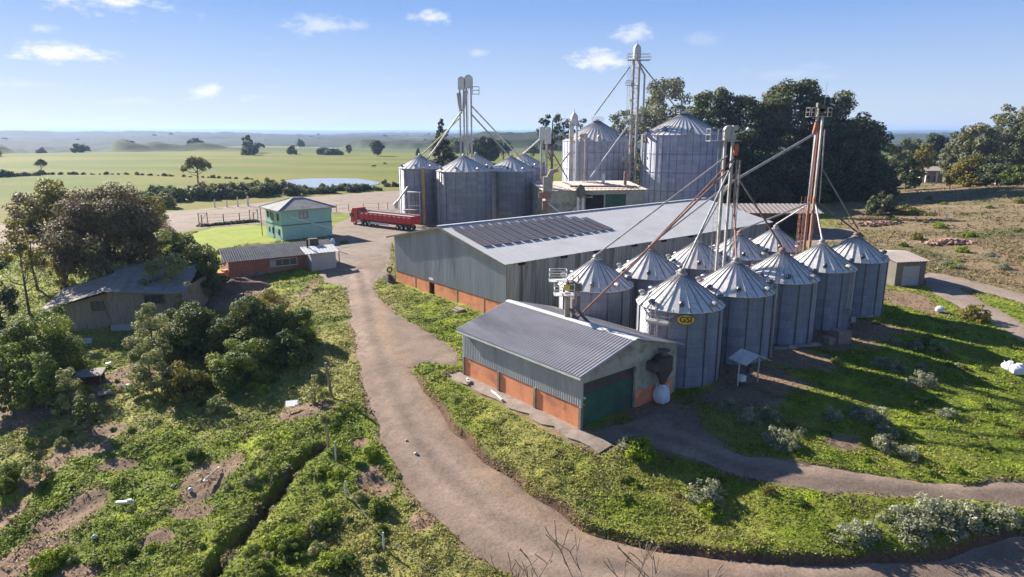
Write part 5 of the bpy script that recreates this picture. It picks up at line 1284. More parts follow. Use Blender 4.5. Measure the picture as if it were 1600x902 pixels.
# ---------------------------------------------------------------- grass and rank weeds, nobody could count them
def grass(name, n, r0, r1, a0, a1, hgt, seed, label, upright=.6, size0=None):
    rng = np.random.default_rng(seed); r = r0 * (r1/r0) ** rng.random(n); a = np.radians(rng.uniform(a0, a1, n)); x, y = r*np.sin(a), r*np.cos(a)
    px, py = px_of(x, y, H0(x, y)); k = (px > -420) & (px < 2020) & (py < 985); x, y, r = x[k], y[k], r[k]
    clump = fbm(x/.9, y/.9, 3, seed+5) + .6 * fbm(x/4, y/4, 3, seed+6)
    dr = roads_d(x, y); C, s, past, w = ground_color(x, y, dr)
    k = (dr > .1 - .55 * rng.random(len(x)) ** 3) & (rng.random(len(x)) < (1 - .85 * s) * (.35 + sstep(-.25, .3, clump)))
    sx, sy = x - SHED_C[0], y - SHED_C[1]; lx, ly = sx*UA[0]+sy*UA[1], sx*UB[0]+sy*UB[1]; k &= ~((lx > -1.7) & (lx < SHED_W+.1) & (ly > -.1) & (ly < SHED_L+.4))
    sx, sy = x - WARE_C[0], y - WARE_C[1]; lx, ly = sx*UA[0]+sy*UA[1], sx*UB[0]+sy*UB[1]; k &= ~((lx > -.5) & (lx < WARE_L) & (ly > -.1) & (ly < WARE_W))
    for i in range(5):
        for w_ in (0, ROWGAP): cx, cy = row(i, w_); k &= np.hypot(x-cx, y-cy) > SR + .1
    x, y, r, C, clump = x[k], y[k], r[k], C[k], clump[k]
    z, _, _ = Zfull(x, y); left = sstep(2, -6, x + 3)
    hh = hgt * (.35 + .8 * sstep(-.1, .5, clump)) * (.55 + .6 * left) * rng.uniform(.5, 1.3, len(x))
    d = rng.normal(size=(len(x), 3)); d[:, 2] = np.abs(d[:, 2]) * .8 + .95; d /= np.linalg.norm(d, axis=1)[:, None]
    size = (.032 + r * .0015) * rng.uniform(.7, 1.4, len(x))
    if size0: size = size0 * rng.uniform(.5, 1.5, len(x)); k2 = fbm(x/6, y/4, 3, 77) > rng.uniform(-.45, .4, len(x)); x, y, r, C, z, hh, d, size = x[k2], y[k2], r[k2], C[k2] * np.where(rng.random(k2.sum()) < .5, .6, 1.0)[:, None], z[k2], hh[k2], d[k2], size[k2]
    P = np.stack([x, y, z + hh * rng.random(len(x))], 1); v, q = rhombs(P, d, size, rng, 2.3, .2)
    u = rng.normal(size=len(x)); c = C * (1.2 + .2 * u)[:, None] * np.array([1.0, 1.03, .9]); 
    dead = (fbm(x/.7, y/.7, 3, seed+9) > .22) | (rng.random(len(x)) < .06); c[dead] = c[dead] * .45 + np.array([.15,.12,.055]); hi = rng.random(len(x)) < .10; c[hi] = c[hi] * .5 + np.array([.16,.20,.05])
    fl = rng.random(len(x)) < .006; c[fl] = (.42,.40,.28)
    me = np_mesh(name, v, q, 'grass_blades', np.repeat(np.clip(c, .01, .7), 4, 0)); tag(obj(name, me), kind='stuff'); print(name, len(q))
grass('grass', 1000000, 24, 150, -52, 52, .15, 501, '')
grass('hillside_scrub', 85000, 110, 320, 18, 54, .5, 511, '', size0=.30)

# bare twiggy tree just below the camera
def twig_tree():
    g = Vector((2.9, 20.5, 0)); g.z = gz(g.x, g.y); rnd = random.Random(31)
    t = thing('bare_tree', 'leafless tree top with thin pale twigs rising at the bottom edge', 'tree', tuple(g)); m = MB(); lv = []
    def grow(p, d, L, r, k):
        pts = [p]; 
        for i in range(3):
            d = (d + Vector((rnd.gauss(0,.14), rnd.gauss(0,.14), rnd.gauss(.03,.08)))).normalized(); pts.append(pts[-1] + d * L/3)
        m.tube(pts, [max(.017, r*q_) for q_ in (1, .88, .74, .6)], 5 if k > 2 else 7, cap=False)
        if k >= 6:
            lv.append(pts[-1]); return
        for i in range(2 if k < 1 else rnd.choice((2,3)) ):
            s = rnd.uniform(.45, 1) if i else 1; q = pts[3] if s == 1 else pts[2].lerp(pts[3], s)
            nd = (d + Vector((rnd.gauss(0,.48), rnd.gauss(0,.48), rnd.uniform(-.05,.25)))).normalized(); grow(q, nd, L * rnd.uniform(.66,.86), r * (.62 if k < 5 else .55), k+1)
    for a in (0, 2.1, 4.2): grow(Vector((0,0,-.2)), Vector((.30*math.cos(a)+.02, .22*math.sin(a), 1)).normalized(), 2.75, .11, 0)
    zm = max(v[2] for v in m.v); k_ = (20 - 20.5*math.tan(TH + math.atan((848-CY)/FPX)) - g.z) / zm
    m.v = [(v[0]*1.0*k_, v[1]*1.0*k_, v[2]*k_) for v in m.v]; m.build('trunk', 'twig_bark', t, True)
    P = np.array([tuple(p * k_) for p in lv]); rng = np.random.default_rng(3); P = P[rng.random(len(P)) < .35]; N = rng.normal(size=P.shape) + (0,0,1); N /= np.linalg.norm(N, axis=1)[:, None]
    v, q = rhombs(P, N, np.full(len(P), .07), rng); obj('bud', np_mesh('bud', v, q, 'leaf', np.tile([[.30,.30,.06]], (len(v), 1))), t)
M['twig_bark'] = mat('pale twig bark', (.27,.20,.15), .9, var=.2, scale=3)
twig_tree()
# ---------------------------------------------------------------- teal two storey house
hx, hy = -42.9, 124.0; hz = gz(hx, hy)
t = thing('house', 'teal two storey house with grey hipped roof beside the bright lawn', 'house', (hx, hy, hz), PHI); W, L, HH = 9.9, 8.2, 5.75
w = MB()
def wall_open(w, org, ux, length, h, holes, th=.2):
    """wall along ux from org with rectangular holes (x0, x1, z0, z1)"""
    org, ux = Vector(org), Vector(ux); nx = Vector((-ux.y, ux.x, 0))
    xs = sorted({0, length} | {v for q in holes for v in q[:2]})
    for a, b in zip(xs[:-1], xs[1:]):
        hs = sorted([(q[2], q[3]) for q in holes if q[0] < (a+b)/2 < q[1]]); z = -.4
        for z0, z1 in hs + [(h, h)]:
            if z0 > z + .01:
                c = org + ux*(a+b)/2 + nx*th/2; ang = math.atan2(ux.y, ux.x); w.box((c.x, c.y, (z+z0)/2), (b-a, th, z0-z), ang)
            z = z1
FH = [(3.4, 5.2, 3.9, 5.2)]; LH = [(1.2,2.2,3.6,5.0),(3.8,5.6,3.5,5.0),(6.4,7.4,3.8,5.0),(1.1,2.0,.9,2.1),(4.2,5.1,.9,2.1),(6.2,6.9,1.0,2.0)]
wall_open(w, (0,0,0), (1,0,0), W, HH, FH); wall_open(w, (W,.2,0), (0,1,0), L-.2, HH, []); wall_open(w, (W-.2,L,0), (-1,0,0), W-.2, HH, [])
wall_open(w, (0,L-.2,0), (0,-1,0), L-.4, HH, [(L-.2-b_, L-.2-a_, c_, d_) for a_, b_, c_, d_ in LH]); w.build('wall', 'teal', t)
def window(parent, c, wd, h, rz, frame='dark_steel', pane='curtain', mull=1, out=.03):
    f = MB(); 
    for s in (-1, 1): f.box((s*(wd/2-.04), 0, 0), (.08,.12,h)); f.box((0,0,s*(h/2-.04)), (wd-.16,.12,.08))
    for k in range(1, mull+1): f.box((-wd/2 + wd*k/(mull+1), 0, 0), (.05,.1,h-.16))
    fo = f.build('window', frame, parent); fo.location = c; fo.rotation_euler = (0,0,rz)
    MB().box((0,.03,0),(wd-.16,.02,h-.16)).build('pane', pane, fo); return fo
window(t, (4.3,.02,4.55), 1.8, 1.3, 0)
for a_, b_, c_, d_ in LH: window(t, (.02,(a_+b_)/2,(c_+d_)/2), b_-a_, d_-c_, -math.pi/2, pane='glass')
w = MB(); w.box((W/2,-.03,2.85),(W+.1,.06,.16)); w.box((-.03,L/2,2.85),(.06,L,.1)); w.build('band','green_door',t)
w = MB(); o_ = .85; e = [(-o_,-o_,HH-.02),(W+o_,-o_,HH-.02),(W+o_,L+o_,HH-.02),(-o_,L+o_,HH-.02)]; r1, r2 = (W/2-1.0, L/2, HH+1.75), (W/2+1.0, L/2, HH+1.75)
w.add(e + [r1, r2] + [(p[0], p[1], p[2]-.16) for p in e], [(0,1,5,4),(1,2,5),(2,3,4,5),(3,0,4),(0,6,7,1),(1,7,8,2),(2,8,9,3),(3,9,6,0),(9,8,7,6)]); rf = w.build('roof','house_roof',t)
w = MB()
for a_, b_ in ((e[0], r1),(e[1], r2),(e[2], r2),(e[3], r1),(r1, r2)): w.beam(Vector(a_)+Vector((0,0,.05)), Vector(b_)+Vector((0,0,.05)), .22, .10)
w.build('hip_cap','trim',rf)
w = MB(); w.tube([(-.35,4.6,5.0),(-.35,4.6,4.6)],.04,6); w.lathe([(.05,0),(.35,.12),(.36,.14)],12,(-.5,4.6,2.3)); dish = w.build('satellite_dish','dark_steel',t,True)
w = MB(); w.tube([(-.7,L+.6,-.2),(-.7,L+.6,HH-.1)],.08,6); w.build('porch_post','wood',t)
# blue drum and white bag right of the house
p = G(514, 381); p2 = G(520, 383)
mist('blue_drum','blue drum at the right hand corner of the teal house','drum',MB().lathe([(.42,0),(.45,.05),(.43,.5),(.45,.52),(.43,1.1),(.40,1.2),(.1,1.22)],14),mat('blue plastic',(.04,.09,.32),.45),tuple(p),0,True)
bulk_bag('lumpy white sack leaning by the blue drum', tuple(p2), .3, .8)
# small red brick house with corrugated roof
hx, hy = -40.2, 93.0; A2 = R_(33); hz = gz(hx, hy) - .1
t = thing('house', 'long low red brick house with striped corrugated roof in front of the teal house', 'house', (hx, hy, hz), A2); W, L = 14.9, 5.2
w = MB(); wall_open(w, (0,0,0), (1,0,0), W, 3.0, [(6.3,9.6,1.25,2.35)]); wall_open(w, (0,L-.2,0),(0,-1,0),L-.4,3.0,[]); wall_open(w,(W,.2,0),(0,1,0),L-.4,3.0,[]); wall_open(w,(W-.01,L,0),(-1,0,0),W-.02,3.0,[])
for xx in (0, W-.2): w.prism([(0,3.0),(L/2,4.1),(L,3.0)], xx, xx+.2, lambda a,b,d: (d, a, b))
w.build('wall','brick_red',t)
w = MB(); w.box((W/2,-.02,.25),(W-.1,.05,.75)); w.build('plinth','concrete',t)
for nm, o, u, v in (('roof',(-.7,-.8,2.72),(W+1.3,0,0),(0,L/2+.8,1.5)),('roof',(W+.6,L+.8,2.72),(-W-1.3,0,0),(0,-L/2-.8,1.5))): MB().corr(o,u,v,.32,.06,.02).build(nm,'fibro',t)
window(t, (8.0,.02,1.8), 3.3, 1.1, 0, 'white_paint', 'glass', 2)
w = MB(); w.box((6.1,-.1,1.8),(.9,.06,1.1)); w.build('shutter','curtain',t)
w = MB(); w.tube([(11.2,-.5,2.6),(11.2,-.5,4.9)],.13,8); w.build('chimney','black',t,True)
w = MB(); w.box((12.6,1.3,4.25),(1.3,1.0,1.0)); w.build('water_tank','brown_board',t)
ax, ay = hx + math.cos(A2)*11.0 + math.sin(A2)*2.6, hy + math.sin(A2)*11.0 - math.cos(A2)*2.6
t = thing('annex', 'small grey walled annex with flat whitish roof against the red brick house', 'shed', (ax, ay, gz(ax, ay) - .2), A2)
w = MB(); wall_open(w,(0,0,0),(1,0,0),3.7,2.9,[]); wall_open(w,(0,2.4,0),(0,-1,0),2.2,2.9,[]); wall_open(w,(3.7,.2,0),(0,1,0),2.2,2.9,[]); w.build('wall','grey_block',t)
w = MB(); w.corr((-.9,-.5,2.92),(5.1,0,0),(0,3.0,.62),.5,.03,.02); w.build('roof','trim',t)
w = MB(); w.box((4.6,1.2,1.3),(.12,.12,3.4)); w.beam((4.6,1.2,2.6),(5.8,.4,2.1),.08,.08); w.build('post','wood',t)
p = G(372, 457)
# earth mound beside it
def mound(name, label, px, py, rx, ry, h, m, seed, cat='mound', rot=0):
    g = G(px, py); n, k = 28, 9; mb = MB(); rnd = random.Random(seed)
    for i in range(k+1):
        f = i/k; r = 1 - f
        for j in range(n):
            a = 2*math.pi*j/n; q = r*(1 + .16*math.sin(2*a+seed) + .1*math.sin(5*a+seed*2)); zz = h*(1-r*r)*(1+.12*math.sin(3*a+i)) - .12 + rnd.uniform(-.04,.04)*h
            mb.v.append((rx*q*math.cos(a), ry*q*math.sin(a), zz))
    for i in range(k):
        for j in range(n): mb.f.append((i*n+j, i*n+(j+1)%n, (i+1)*n+(j+1)%n, (i+1)*n+j))
    return mist(name, label, cat, mb, m, tuple(g), rot, True)
mound('earth_mound','brown heap of earth below the red brick house',368,452,4.2,3.2,1.5,'curbsoil',1,rot=.4)
g = G(350, 436); mist('brick_stack','orange brick pile at the left end of the red house','bricks',MB().box((0,0,.5),(1.6,1.2,1.1),.3).box((.3,.2,1.1),(.9,.8,.4),.7),'orange_wall',tuple(g),.3)

# old barn in the trees
bx, by = -44.0, 73.0; bz = gz(bx, by) - .6; A3 = R_(6)
t = thing('barn', 'dim grey timber barn with mossy roof half hidden by trees', 'barn', (bx-5.4, by-.4, bz), A3)
w = MB(); w.prism([(3.9,0),(3.9,5.3),(4.1,5.35),(11.7,4.9),(11.7,0)], 0, .2, lambda a,b,d: (a, d, b)); w.box((11.6,4.6,2.4),(.2,8.8,4.9)); w.box((7.8,9.1,2.8),(7.6,.2,5.4)); w.box((4.0,4.6,2.6),(.2,8.8,5.2)); w.prism([(-1.2,0),(-1.2,3.4),(3.9,4.8),(3.9,0)], .9, 1.1, lambda a,b,d: (a, d, b)); w.box((-1.1,4.6,1.7),(.2,7,3.4)); w.build('wall','grey_wood',t)
w = MB(); w.corr((3.3,-.9,5.30),(9.2,0,-.55),(-1.6,10.6,1.35),.9,.02,.03); w.build('roof','bale_roof',t)
w = MB(); w.corr((-3.6,.0,3.0),(7.4,-.6,2.15),(-.9,7.2,.95),.9,.02,.03); w.build('roof','bale_roof',t)
window(t,(8.9,-.03,4.05),2.2,1.1,0,'dark_steel','glass',2); window(t,(2.3,.86,3.2),1.4,1.1,0,'dark_steel','glass',1)
w = MB(); w.box((7.9,-.25,.6),(7.7,.5,1.3)); w.build('footing','grey_block',t)
# little lean hut in the yard of the barn
g = G(143, 598); t = thing('hut', 'tiny shelter with a tilted pale board roof among the shrubs', 'hut', tuple(g), .3)
w = MB(); w.box((0,0,1.0),(2.3,1.7,.07), M_=Matrix.Rotation(.12,3,'X')); w.build('roof','fibro',t)
for sx in (-.95,.95):
    for sy in (-.65,.65): MB().box((sx,sy,.45),(.1,.1,1.05)).build('post','wood',t)
w = MB(); w.box((0,.66,.5),(1.9,.05,.8)); w.build('back_board','brown_board',t)
g = G(203, 611); mist('barrel','bright green plastic barrel at the edge of the shrubs','barrel',MB().lathe([(.24,0),(.29,.1),(.31,.35),(.29,.6),(.25,.66),(.05,.68)],12),mat('green plastic',(.02,.34,.16),.4),tuple(g),0,True)
def board(name, label, px, py, d, rz, m='white_paint', cat='board', tilt=.12, lift=.28):
    g = G(px, py); mb = MB().box((0,0,0), d, M_=Matrix.Rotation(tilt,3,'X')).box((d[0]*.3,0,d[2]*.8),(d[0]*.25,d[1]*.8,d[2]*.8), M_=Matrix.Rotation(tilt,3,'X')); return mist(name,label,cat,mb,m,(g.x,g.y,g.z+lift),rz)
board('sheet','square white sheet lying on the green slope left of the road',457,638,(1.0,.8,.05),.3,tilt=.25,lift=.42)
board('plank','thin pale plank lying upright on the bare soil patch',331,748,(.09,1.7,.08),-.25,'trim',lift=.35)
board('plank','short whitish log lying in the weeds left of the ditch',196,793,(1.1,.2,.16),.1,'trim',lift=.4)
board('sheet','pale slab near the hut on the bare earth',165,617,(1.1,.7,.12),.5,'fibro',lift=.2)
board('sheet','small white scrap beside the hut',170,572,(.5,.35,.08),.5,'white_paint',lift=.3)
board('sheet','grey panel in the shade before the old barn',132,540,(1.6,.8,.05),.2,'grey_block',tilt=.5,lift=.5)
for px, py, s in ((298,768,.22),(270,762,.14),(148,842,.2),(385,617,.12),(650,711,.16),(635,690,.1)):
    g = G(px, py); rk = MB(); rk.lathe([(s*.7,-.05),(s,s*.3),(s*.8,s*.7),(s*.3,s*.95),(.01,s)],7); rk.v = [(v[0]*(1+.2*math.sin(v[2]*40)), v[1]*.75, v[2]) for v in rk.v]
    mist('stone','pale stone lying loose on the ground or road','stone',rk,'trim',(g.x,g.y,g.z+.08),px, True, 'loose pale stones')

# posts and fences
def post(label, px, py, top, r=.09, m='grey_wood', lean=0, name='wooden_post', cat='post', group=None):
    g = G(px, py); h = zat(g.y, top) - g.z; mb = MB().tube([(0,0,-.3),(lean*h*.5,0,h*.5),(lean*h,0,h)],[r*1.1,r,r*.8],8); return mist(name,label,cat,mb,m,tuple(g),0,True,group)
post('leaning wooden post beside the pale shrub on the verge', 519, 621, 567, .13, 'concrete', -.12)
post('thin dark stake in the earth mound', 381, 468, 443, .05, 'dark_steel')
t = thing('pollard_tree', 'stubby pollarded sapling with a small round tuft of leaves on the verge', 'tree', tuple(G(513, 698)))
MB().tube([(0,0,-.2),(.03,0,1.2),(0,.02,2.2)],[.08,.07,.05],7).build('trunk','pale_bark',t,True)
rng = np.random.default_rng(77); v, q, c = blob_leaves([(rng.normal()*.22, rng.normal()*.22, 2.25+rng.normal()*.15, .28, .5) for _ in range(9)], .1, .8, rng, 'pale'); obj('crown', np_mesh('crown', v, q, 'leaf', c), t)
for i, (px, py, top) in enumerate(((452,600,598),(541,775,752),(600,855,832),(525,715,690))[1:]):
    post(('concrete fence post in the weeds, farther of the two wired posts','concrete fence post in the weeds, nearer of the two wired posts','short grey post just below the pollarded sapling')[i], px, py+6, top, .06, 'trim', name='fence_post')
# wire between the posts
def wire(label, pts, r, m='dark_steel', sag=.3, name='cable'):
    P_ = []; 
    for a, b in zip(pts[:-1], pts[1:]):
        a, b = Vector(a), Vector(b)
        for k in range(13): f = k/12; q = a.lerp(b, f); q.z -= sag*4*f*(1-f); P_.append(q)
    return tag(MB().tube(P_, r, 5).build(name, m), label, 'cable')
g1, g2 = G(541,781), G(600,861); g3 = G(700, 930)
wire('slack fence wire strung between the two concrete posts', [(g1.x,g1.y,g1.z+.9),(g2.x,g2.y,g2.z+.9),(g3.x,g3.y,g3.z+.9)], .012, sag=.08)
a, b = G(455,345), G(519,365); 
wire('pale service cable slanting in front of the teal house', [(xat(456,118,5),118,zat(118,339)),(xat(519,121,4),121,zat(121,357))], .05, 'white_paint', .1)
# white posts along the far highway
for i, (px, top) in enumerate(((336,312),(355,313),(372,308),(388,307))):
    post('short white marker post on the far side of the highway before the hedge', px, 325-i*.8, top, .28 if i == 3 else .2, 'white_paint', name='marker_post', group='white marker posts by the highway')
# lawn fence with gates
def fence(name, label, pxs, base, top, wires=2, r=.09, group=None, m='wood'):
    g0 = G(pxs[0], base[0]); t = thing(name, label, 'fence', tuple(g0)); pts = []
    n = len(pxs)
    for i, px in enumerate(pxs):
        by = base[0] + (base[1]-base[0])*i/(n-1); g = G(px, by); h = zat(g.y, top) - g.z if isinstance(top, (int,float)) else zat(g.y, top[0]+(top[1]-top[0])*i/(n-1)) - g.z
        p = Vector(g) - g0; pts.append((p, h)); MB().tube([p + Vector((0,0,-.3)), p + Vector((0,0,h))], r, 6).build('post', m, t, True)
    w = MB()
    for (p, h), (q, h2) in zip(pts[:-1], pts[1:]):
        for f in np.linspace(.4, .97, wires): w.beam(p + Vector((0,0,h*f)), q + Vector((0,0,h2*f)), .035, .035)
    w.build('wire', 'dark_steel', t); return t
f = fence('fence','dark post and rail fence with low hedge strip along the top of the lawn',[316,350,375,397],(353,347),(336,331),3,.11)
fence('fence','sparse post and wire fence between highway and truck yard',[568,592,606,622],(330,327),(318,316),2,.09)
fence('fence','short fence right of the teal house roof at the highway edge',[518,526,545],(333,330),(321,319),2,.09)
for i, (px, base, w_) in enumerate(((318,351,4),(397,345,4.5))):
    g = G(px, base); t = thing('gate', ('braced timber gate at the left end of the lawn fence','braced timber gate at the right end of the lawn fence')[i], 'gate', tuple(g), PHI)
    m = MB()
    for xx in (-.9,.9): m.beam((xx,0,-.2),(xx,0,2.6),.16,.16)
    m.build('frame','wood',t); m = MB(); m.beam((-.9,0,.3),(.9,0,2.4),.09,.07); m.beam((-.9,0,2.4),(.9,0,2.4),.09,.07); m.beam((-.9,0,.3),(.9,0,.3),.09,.07); m.build('brace','wood',t)
# low dark hedge foot under the fence (clipped strip)
spots = []
PRh = [proto_tree('clipped_bush','low clipped bush under the lawn fence','shrub',.9,2.6,'bush','deep',.3,480,1.0,'clipped bushes under the lawn fence')]
for k in range(14): g = G(316 + 82*k/13, 354 - 7*k/13); spots.append((g.x, g.y, .9))
scatter(PRh, spots, random.Random(3))
# shrubs and pots round the houses
for i, (px, Y, top, w_, lab) in enumerate(((508,106,388,10,'small leafy bush at the right end of the annex'),(536,121,375,9,'round green bush in the shadow of the teal house'),(482,300,0,0,''))[:2]):
    tree_px('shrub', lab, 'shrub', px, Y, top, w_*1.6, 'bush', 'mid', .2, seed=490+i)

# ---------------------------------------------------------------- red tipper truck
ga, gb = G(549, 351), G(640, 362); d = Vector((gb.x-ga.x, gb.y-ga.y, 0)); Lt = d.length; ang = math.atan2(d.y, d.x)
t = thing('truck', 'red lorry with a long ribbed tipper trailer parked beside the silos', 'truck', (ga.x, ga.y, gz(ga.x, ga.y) + .05), ang)
# local x from cab front (0) to the rear; local y=0 is the near side line of wheels; body extends to y=2.5
M['truck_red'] = mat('truck red', (.56,.022,.03), .38, .0, var=.08); M['tyre'] = mat('tyre rubber', (.02,.02,.021), .85, var=.15); M['chrome'] = mat('truck bright metal', (.62,.62,.62), .3, .7, var=.05); M['grain'] = mat('grain tarp load', (.40,.33,.27), .95, var=.12)
T = Lt + .6
m = MB()
m.prism([(.0,.55),(.0,1.75),(.14,2.6),(.45,3.35),(.75,3.62),(2.05,3.72),(2.15,3.5),(2.15,.55)], -.05, 2.45, lambda a,b,d: (a, d, b)); cab = m.build('cab','truck_red',t,True)
MB().add([(-.02,.1,1.8),(-.02,2.3,1.8),(.14,2.2,2.62),(.14,.2,2.62),(.02,.1,1.8),(.02,2.3,1.8),(.18,2.2,2.62),(.18,.2,2.62)],[(0,3,2,1),(4,5,6,7),(0,1,5,4),(2,3,7,6),(1,2,6,5),(0,4,7,3)]).build('windscreen','glass',cab)
MB().box((.75,-.055,2.05),(.85,.04,.75)).build('side_window','glass',cab); MB().box((-.06,1.2,.75),(.12,2.4,.5)).build('bumper','truck_red',cab); MB().box((-.03,1.2,1.25),(.08,1.7,.5)).build('grille','dark_steel',cab)
for y in (.3,2.1): MB().box((-.13,y,.85),(.05,.35,.2)).build('headlight','chrome',cab)
for y in (-.3,2.7): MB().box((.15,y,2.2),(.15,.2,.7)).build('mirror','dark_steel',cab)
MB().box((2.5,1.2,2.0),(.5,2.2,2.6)).build('cab_rear','dark_steel',t)
m = MB(); m.box((T*.5,1.2,.95),(T*.92,.9,.28)); m.build('chassis','dark_steel',t)
x0, x1 = 2.95, T; zt0, zt1 = 1.35, 3.0
m = MB(); m.box(((x0+x1)/2,0,(zt0+zt1)/2),(x1-x0,.08,zt1-zt0)); m.box(((x0+x1)/2,2.45,(zt0+zt1)/2),(x1-x0,.08,zt1-zt0)); m.box((x0,1.22,(zt0+zt1)/2),(.08,2.37,zt1-zt0)); m.box((x1,1.22,(zt0+zt1)/2),(.08,2.37,zt1-zt0)); m.box(((x0+x1)/2,1.22,zt0+.04),(x1-x0,2.4,.08))
for z in (zt0+.08, zt1-.05):
    for y in (-.07, 2.52): m.box(((x0+x1)/2,y,z),(x1-x0,.09,.13))
n = 11
for k in range(n+1): 
    for y in (-.08,2.53): m.box((x0+(x1-x0)*k/n,y,(zt0+zt1)/2),(.14,.1,zt1-zt0-.2))
m.build('tipper_body','truck_red',t)
for k in range(n): MB().box((x0+(x1-x0)*(k+.5)/n,-.046,zt1-.32),((x1-x0)/n*.6,.03,.2)).build('reflector','white_paint',t)
m = MB(); m.box(((x0+x1)/2,1.22,zt1-.22),(x1-x0-.1,2.3,.1)); m.build('load','grain',t)
m = MB(); m.box(((x0+x1)/2,2.45,zt1+.08),(x1-x0,.12,.16)); m.build('top_rail','trim',t)
for nm, a0, l in (('side_guard', 6.2, T*.30),): m = MB(); m.box((a0+l/2,-.02,.85),(l,.06,.42)); m.build(nm,'white_paint',t)
MB().tube([(1.95,.25,.95),(3.15,.25,.95)],.34,14).build('fuel_tank','chrome',t,True)
wx = [1.15, T*.25, T*.25+1.3, T-4.1, T-2.85, T-1.6]
for x in wx:
    for y in (.12, 2.3):
        wt = MB().tube([(x,y-.16,.5),(x,y+.16,.5)],.5,20).build('wheel','tyre',t,True); MB().tube([(x,y-.18,.5),(x,y-.12,.5)],.24,12).build('rim','chrome',wt,True)
m = MB(); m.box((T-2.85,-.02,1.1),(4.2,.12,.07)); m.build('mudguard','dark_steel',t)
# loading stand by the leftmost silo
g = G(672, 352); sx_, sy_ = xat(672,146,2), 146.5
t = thing('loading_stand', 'white topped loading stand with a tall ochre post beside the trailer', 'stand', (sx_, sy_, gz(sx_, sy_)))
M['ochre'] = mat('ochre timber', (.40,.27,.12), .85, var=.25, scale=2)
MB().box((-1.1,0,8.0),(.75,.75,17.0)).v
m = MB(); m.box((-1.3,0,6.0),(.7,.7,12.6)); m.build('post','ochre',t)
m = MB(); m.box((-3.3,0,7.1),(3.0,2.2,.25)); m.build('deck','white_paint',t)
m = MB(); 
for x in (-4.6,-2.1):
    for y in (-1,1): m.beam((x,y,0),(x,y,7.0),.14,.14)
for z in (1.8,4.2): m.beam((-4.6,-1,z),(-2.1,-1,z),.12,.12)
m.build('frame','trim',t)
m = MB(); m.box((-3.2,-.2,3.2),(5.2,1.6,.2)); m.build('walkway','fibro',t)

# ---------------------------------------------------------------- buildings behind the warehouse
def building(name, label, c, rz, W, L, H, wall, roof, cat='building', pitch=.12, over=.6, holes=[], mode='corr', period=.9):
    z = gz(*c); t = thing(name, label, cat, (c[0], c[1], z), rz); w = MB()
    wall_open(w,(0,0,0),(1,0,0),W,H,holes); wall_open(w,(W,.2,0),(0,1,0),L-.2,H+.0,[]); wall_open(w,(W-.2,L,0),(-1,0,0),W-.2,H,[]); wall_open(w,(0,L-.2,0),(0,-1,0),L-.4,H,[])
    for a in (0, W-.2): w.prism([(0,H),(L/2,H+L/2*pitch),(L,H)], a, a+.2, lambda p,q,d: (d,p,q))
    w.build('wall', wall, t); oh = over*pitch
    MB().corr((-over,-over,H+.05-oh),(W+2*over,0,0),(0,L/2+over,(L/2+over)*pitch),period,.07,.03,True).build('roof',roof,t)
    MB().corr((W+over,L+over,H+.05-oh),(-W-2*over,0,0),(0,-L/2-over,(L/2+over)*pitch),period,.07,.03,True).build('roof',roof,t)
    return t
c = P0(862, 329, 0.0); cx = xat(850,147,1); 
t = building('processing_building','old building with a stained sandy roof in front of the left tall silo',(xat(852,138,3),138.5),R_(10),21.5,24,8.0,'plaster','beige_roof',pitch=.07,holes=[(8.6,12.6,.0,7.0),(12.9,17.4,.8,7.1)])
w = MB(); w.box((10.6,.35,3.4),(4.0,.1,7.4)); w.build('doorway','black',t); w = MB(); w.box((15.15,.3,3.9),(4.5,.1,6.4)); w.build('door','green_door',t)
w = MB(); w.box((4.4,-.03,1.6),(8.2,.06,3.6)); w.build('dado','brick_red',t)
MB().tube([(19.2,6,8.2),(19.2,6,11.4)],.35,10).build('chimney','rust',t,True); MB().tube([(15.2,9,8.4),(15.2,9,10.8)],.35,10).build('chimney','trim',t,True)
w = MB(); w.tube([(6,3,8.6),(12,2,8.6),(20,1,8.5)],.2,8); w.build('roof_duct','rust',t,True)
t = building('machine_shed','long brown roofed open barn behind the end of the warehouse',(xat(1105,128,3),131),R_(-2),22.5,11,4.6,'brick_red','brown_roof',pitch=.20,holes=[(3,9.4,-.3,4.2),(13.2,20.8,-.3,4.2)])
for xx in (11.2, 21.6): MB().box((xx,-.15,2.2),(.35,.35,4.4)).build('pillar','concrete',t)
MB().box((11.2,5,1.9),(22,.1,4.2)).build('inner_wall','brown_board',t)
# red and grey cleaning machines left of the sandy roofed building
px_ = xat(873,140,2); t = thing('cleaning_machine','rusty red cleaning machine with a stack of ducts beside the sandy roofed building','machinery',(px_-3,138,gz(px_,138)))
w = MB(); w.box((0,0,3),(1.1,1.1,6)); w.box((-.1,-.2,7.2),(2.4,1.8,1.3)); w.build('body','rust',t); w = MB(); w.box((.5,0,9.4),(1.9,1.7,3.0)); w.tube([(.5,0,10.6),(1.2,0,12.0),(2.6,0,12.3)],.45,8); w.build('hopper','fibro',t)
w = MB(); w.beam((.5,0,5.6),(5,-.5,2.2),.3,.3); w.beam((3.4,-.3,1.2),(7,-.3,5.4),.28,.28); w.beam((4.2,-.3,1.2),(7.6,-.3,5.4),.2,.2); w.build('chute','trim',t)
t = thing('cleaning_machine','grey capped elevator stub with small rails beside the rusty machine','machinery',(px_+4.2,137.5,gz(px_,138)))
w = MB(); w.box((-.5,0,3.5),(.5,.7,7)); w.box((.5,0,3.5),(.5,.7,7)); w.build('trunk','trim',t); w = MB(); w.lathe([(.9,7),(.9,8.6),(.4,9.2),(.1,9.4)],12); w.build('head','dark_steel',t,True); w = MB(); w.box((1,0,6.8),(3,1.2,.1)); railing(w,[(-.5,-.6,6.8),(2.4,-.6,6.8),(2.4,.6,6.8)],1.1,.04); w.build('platform','dark_steel',t)
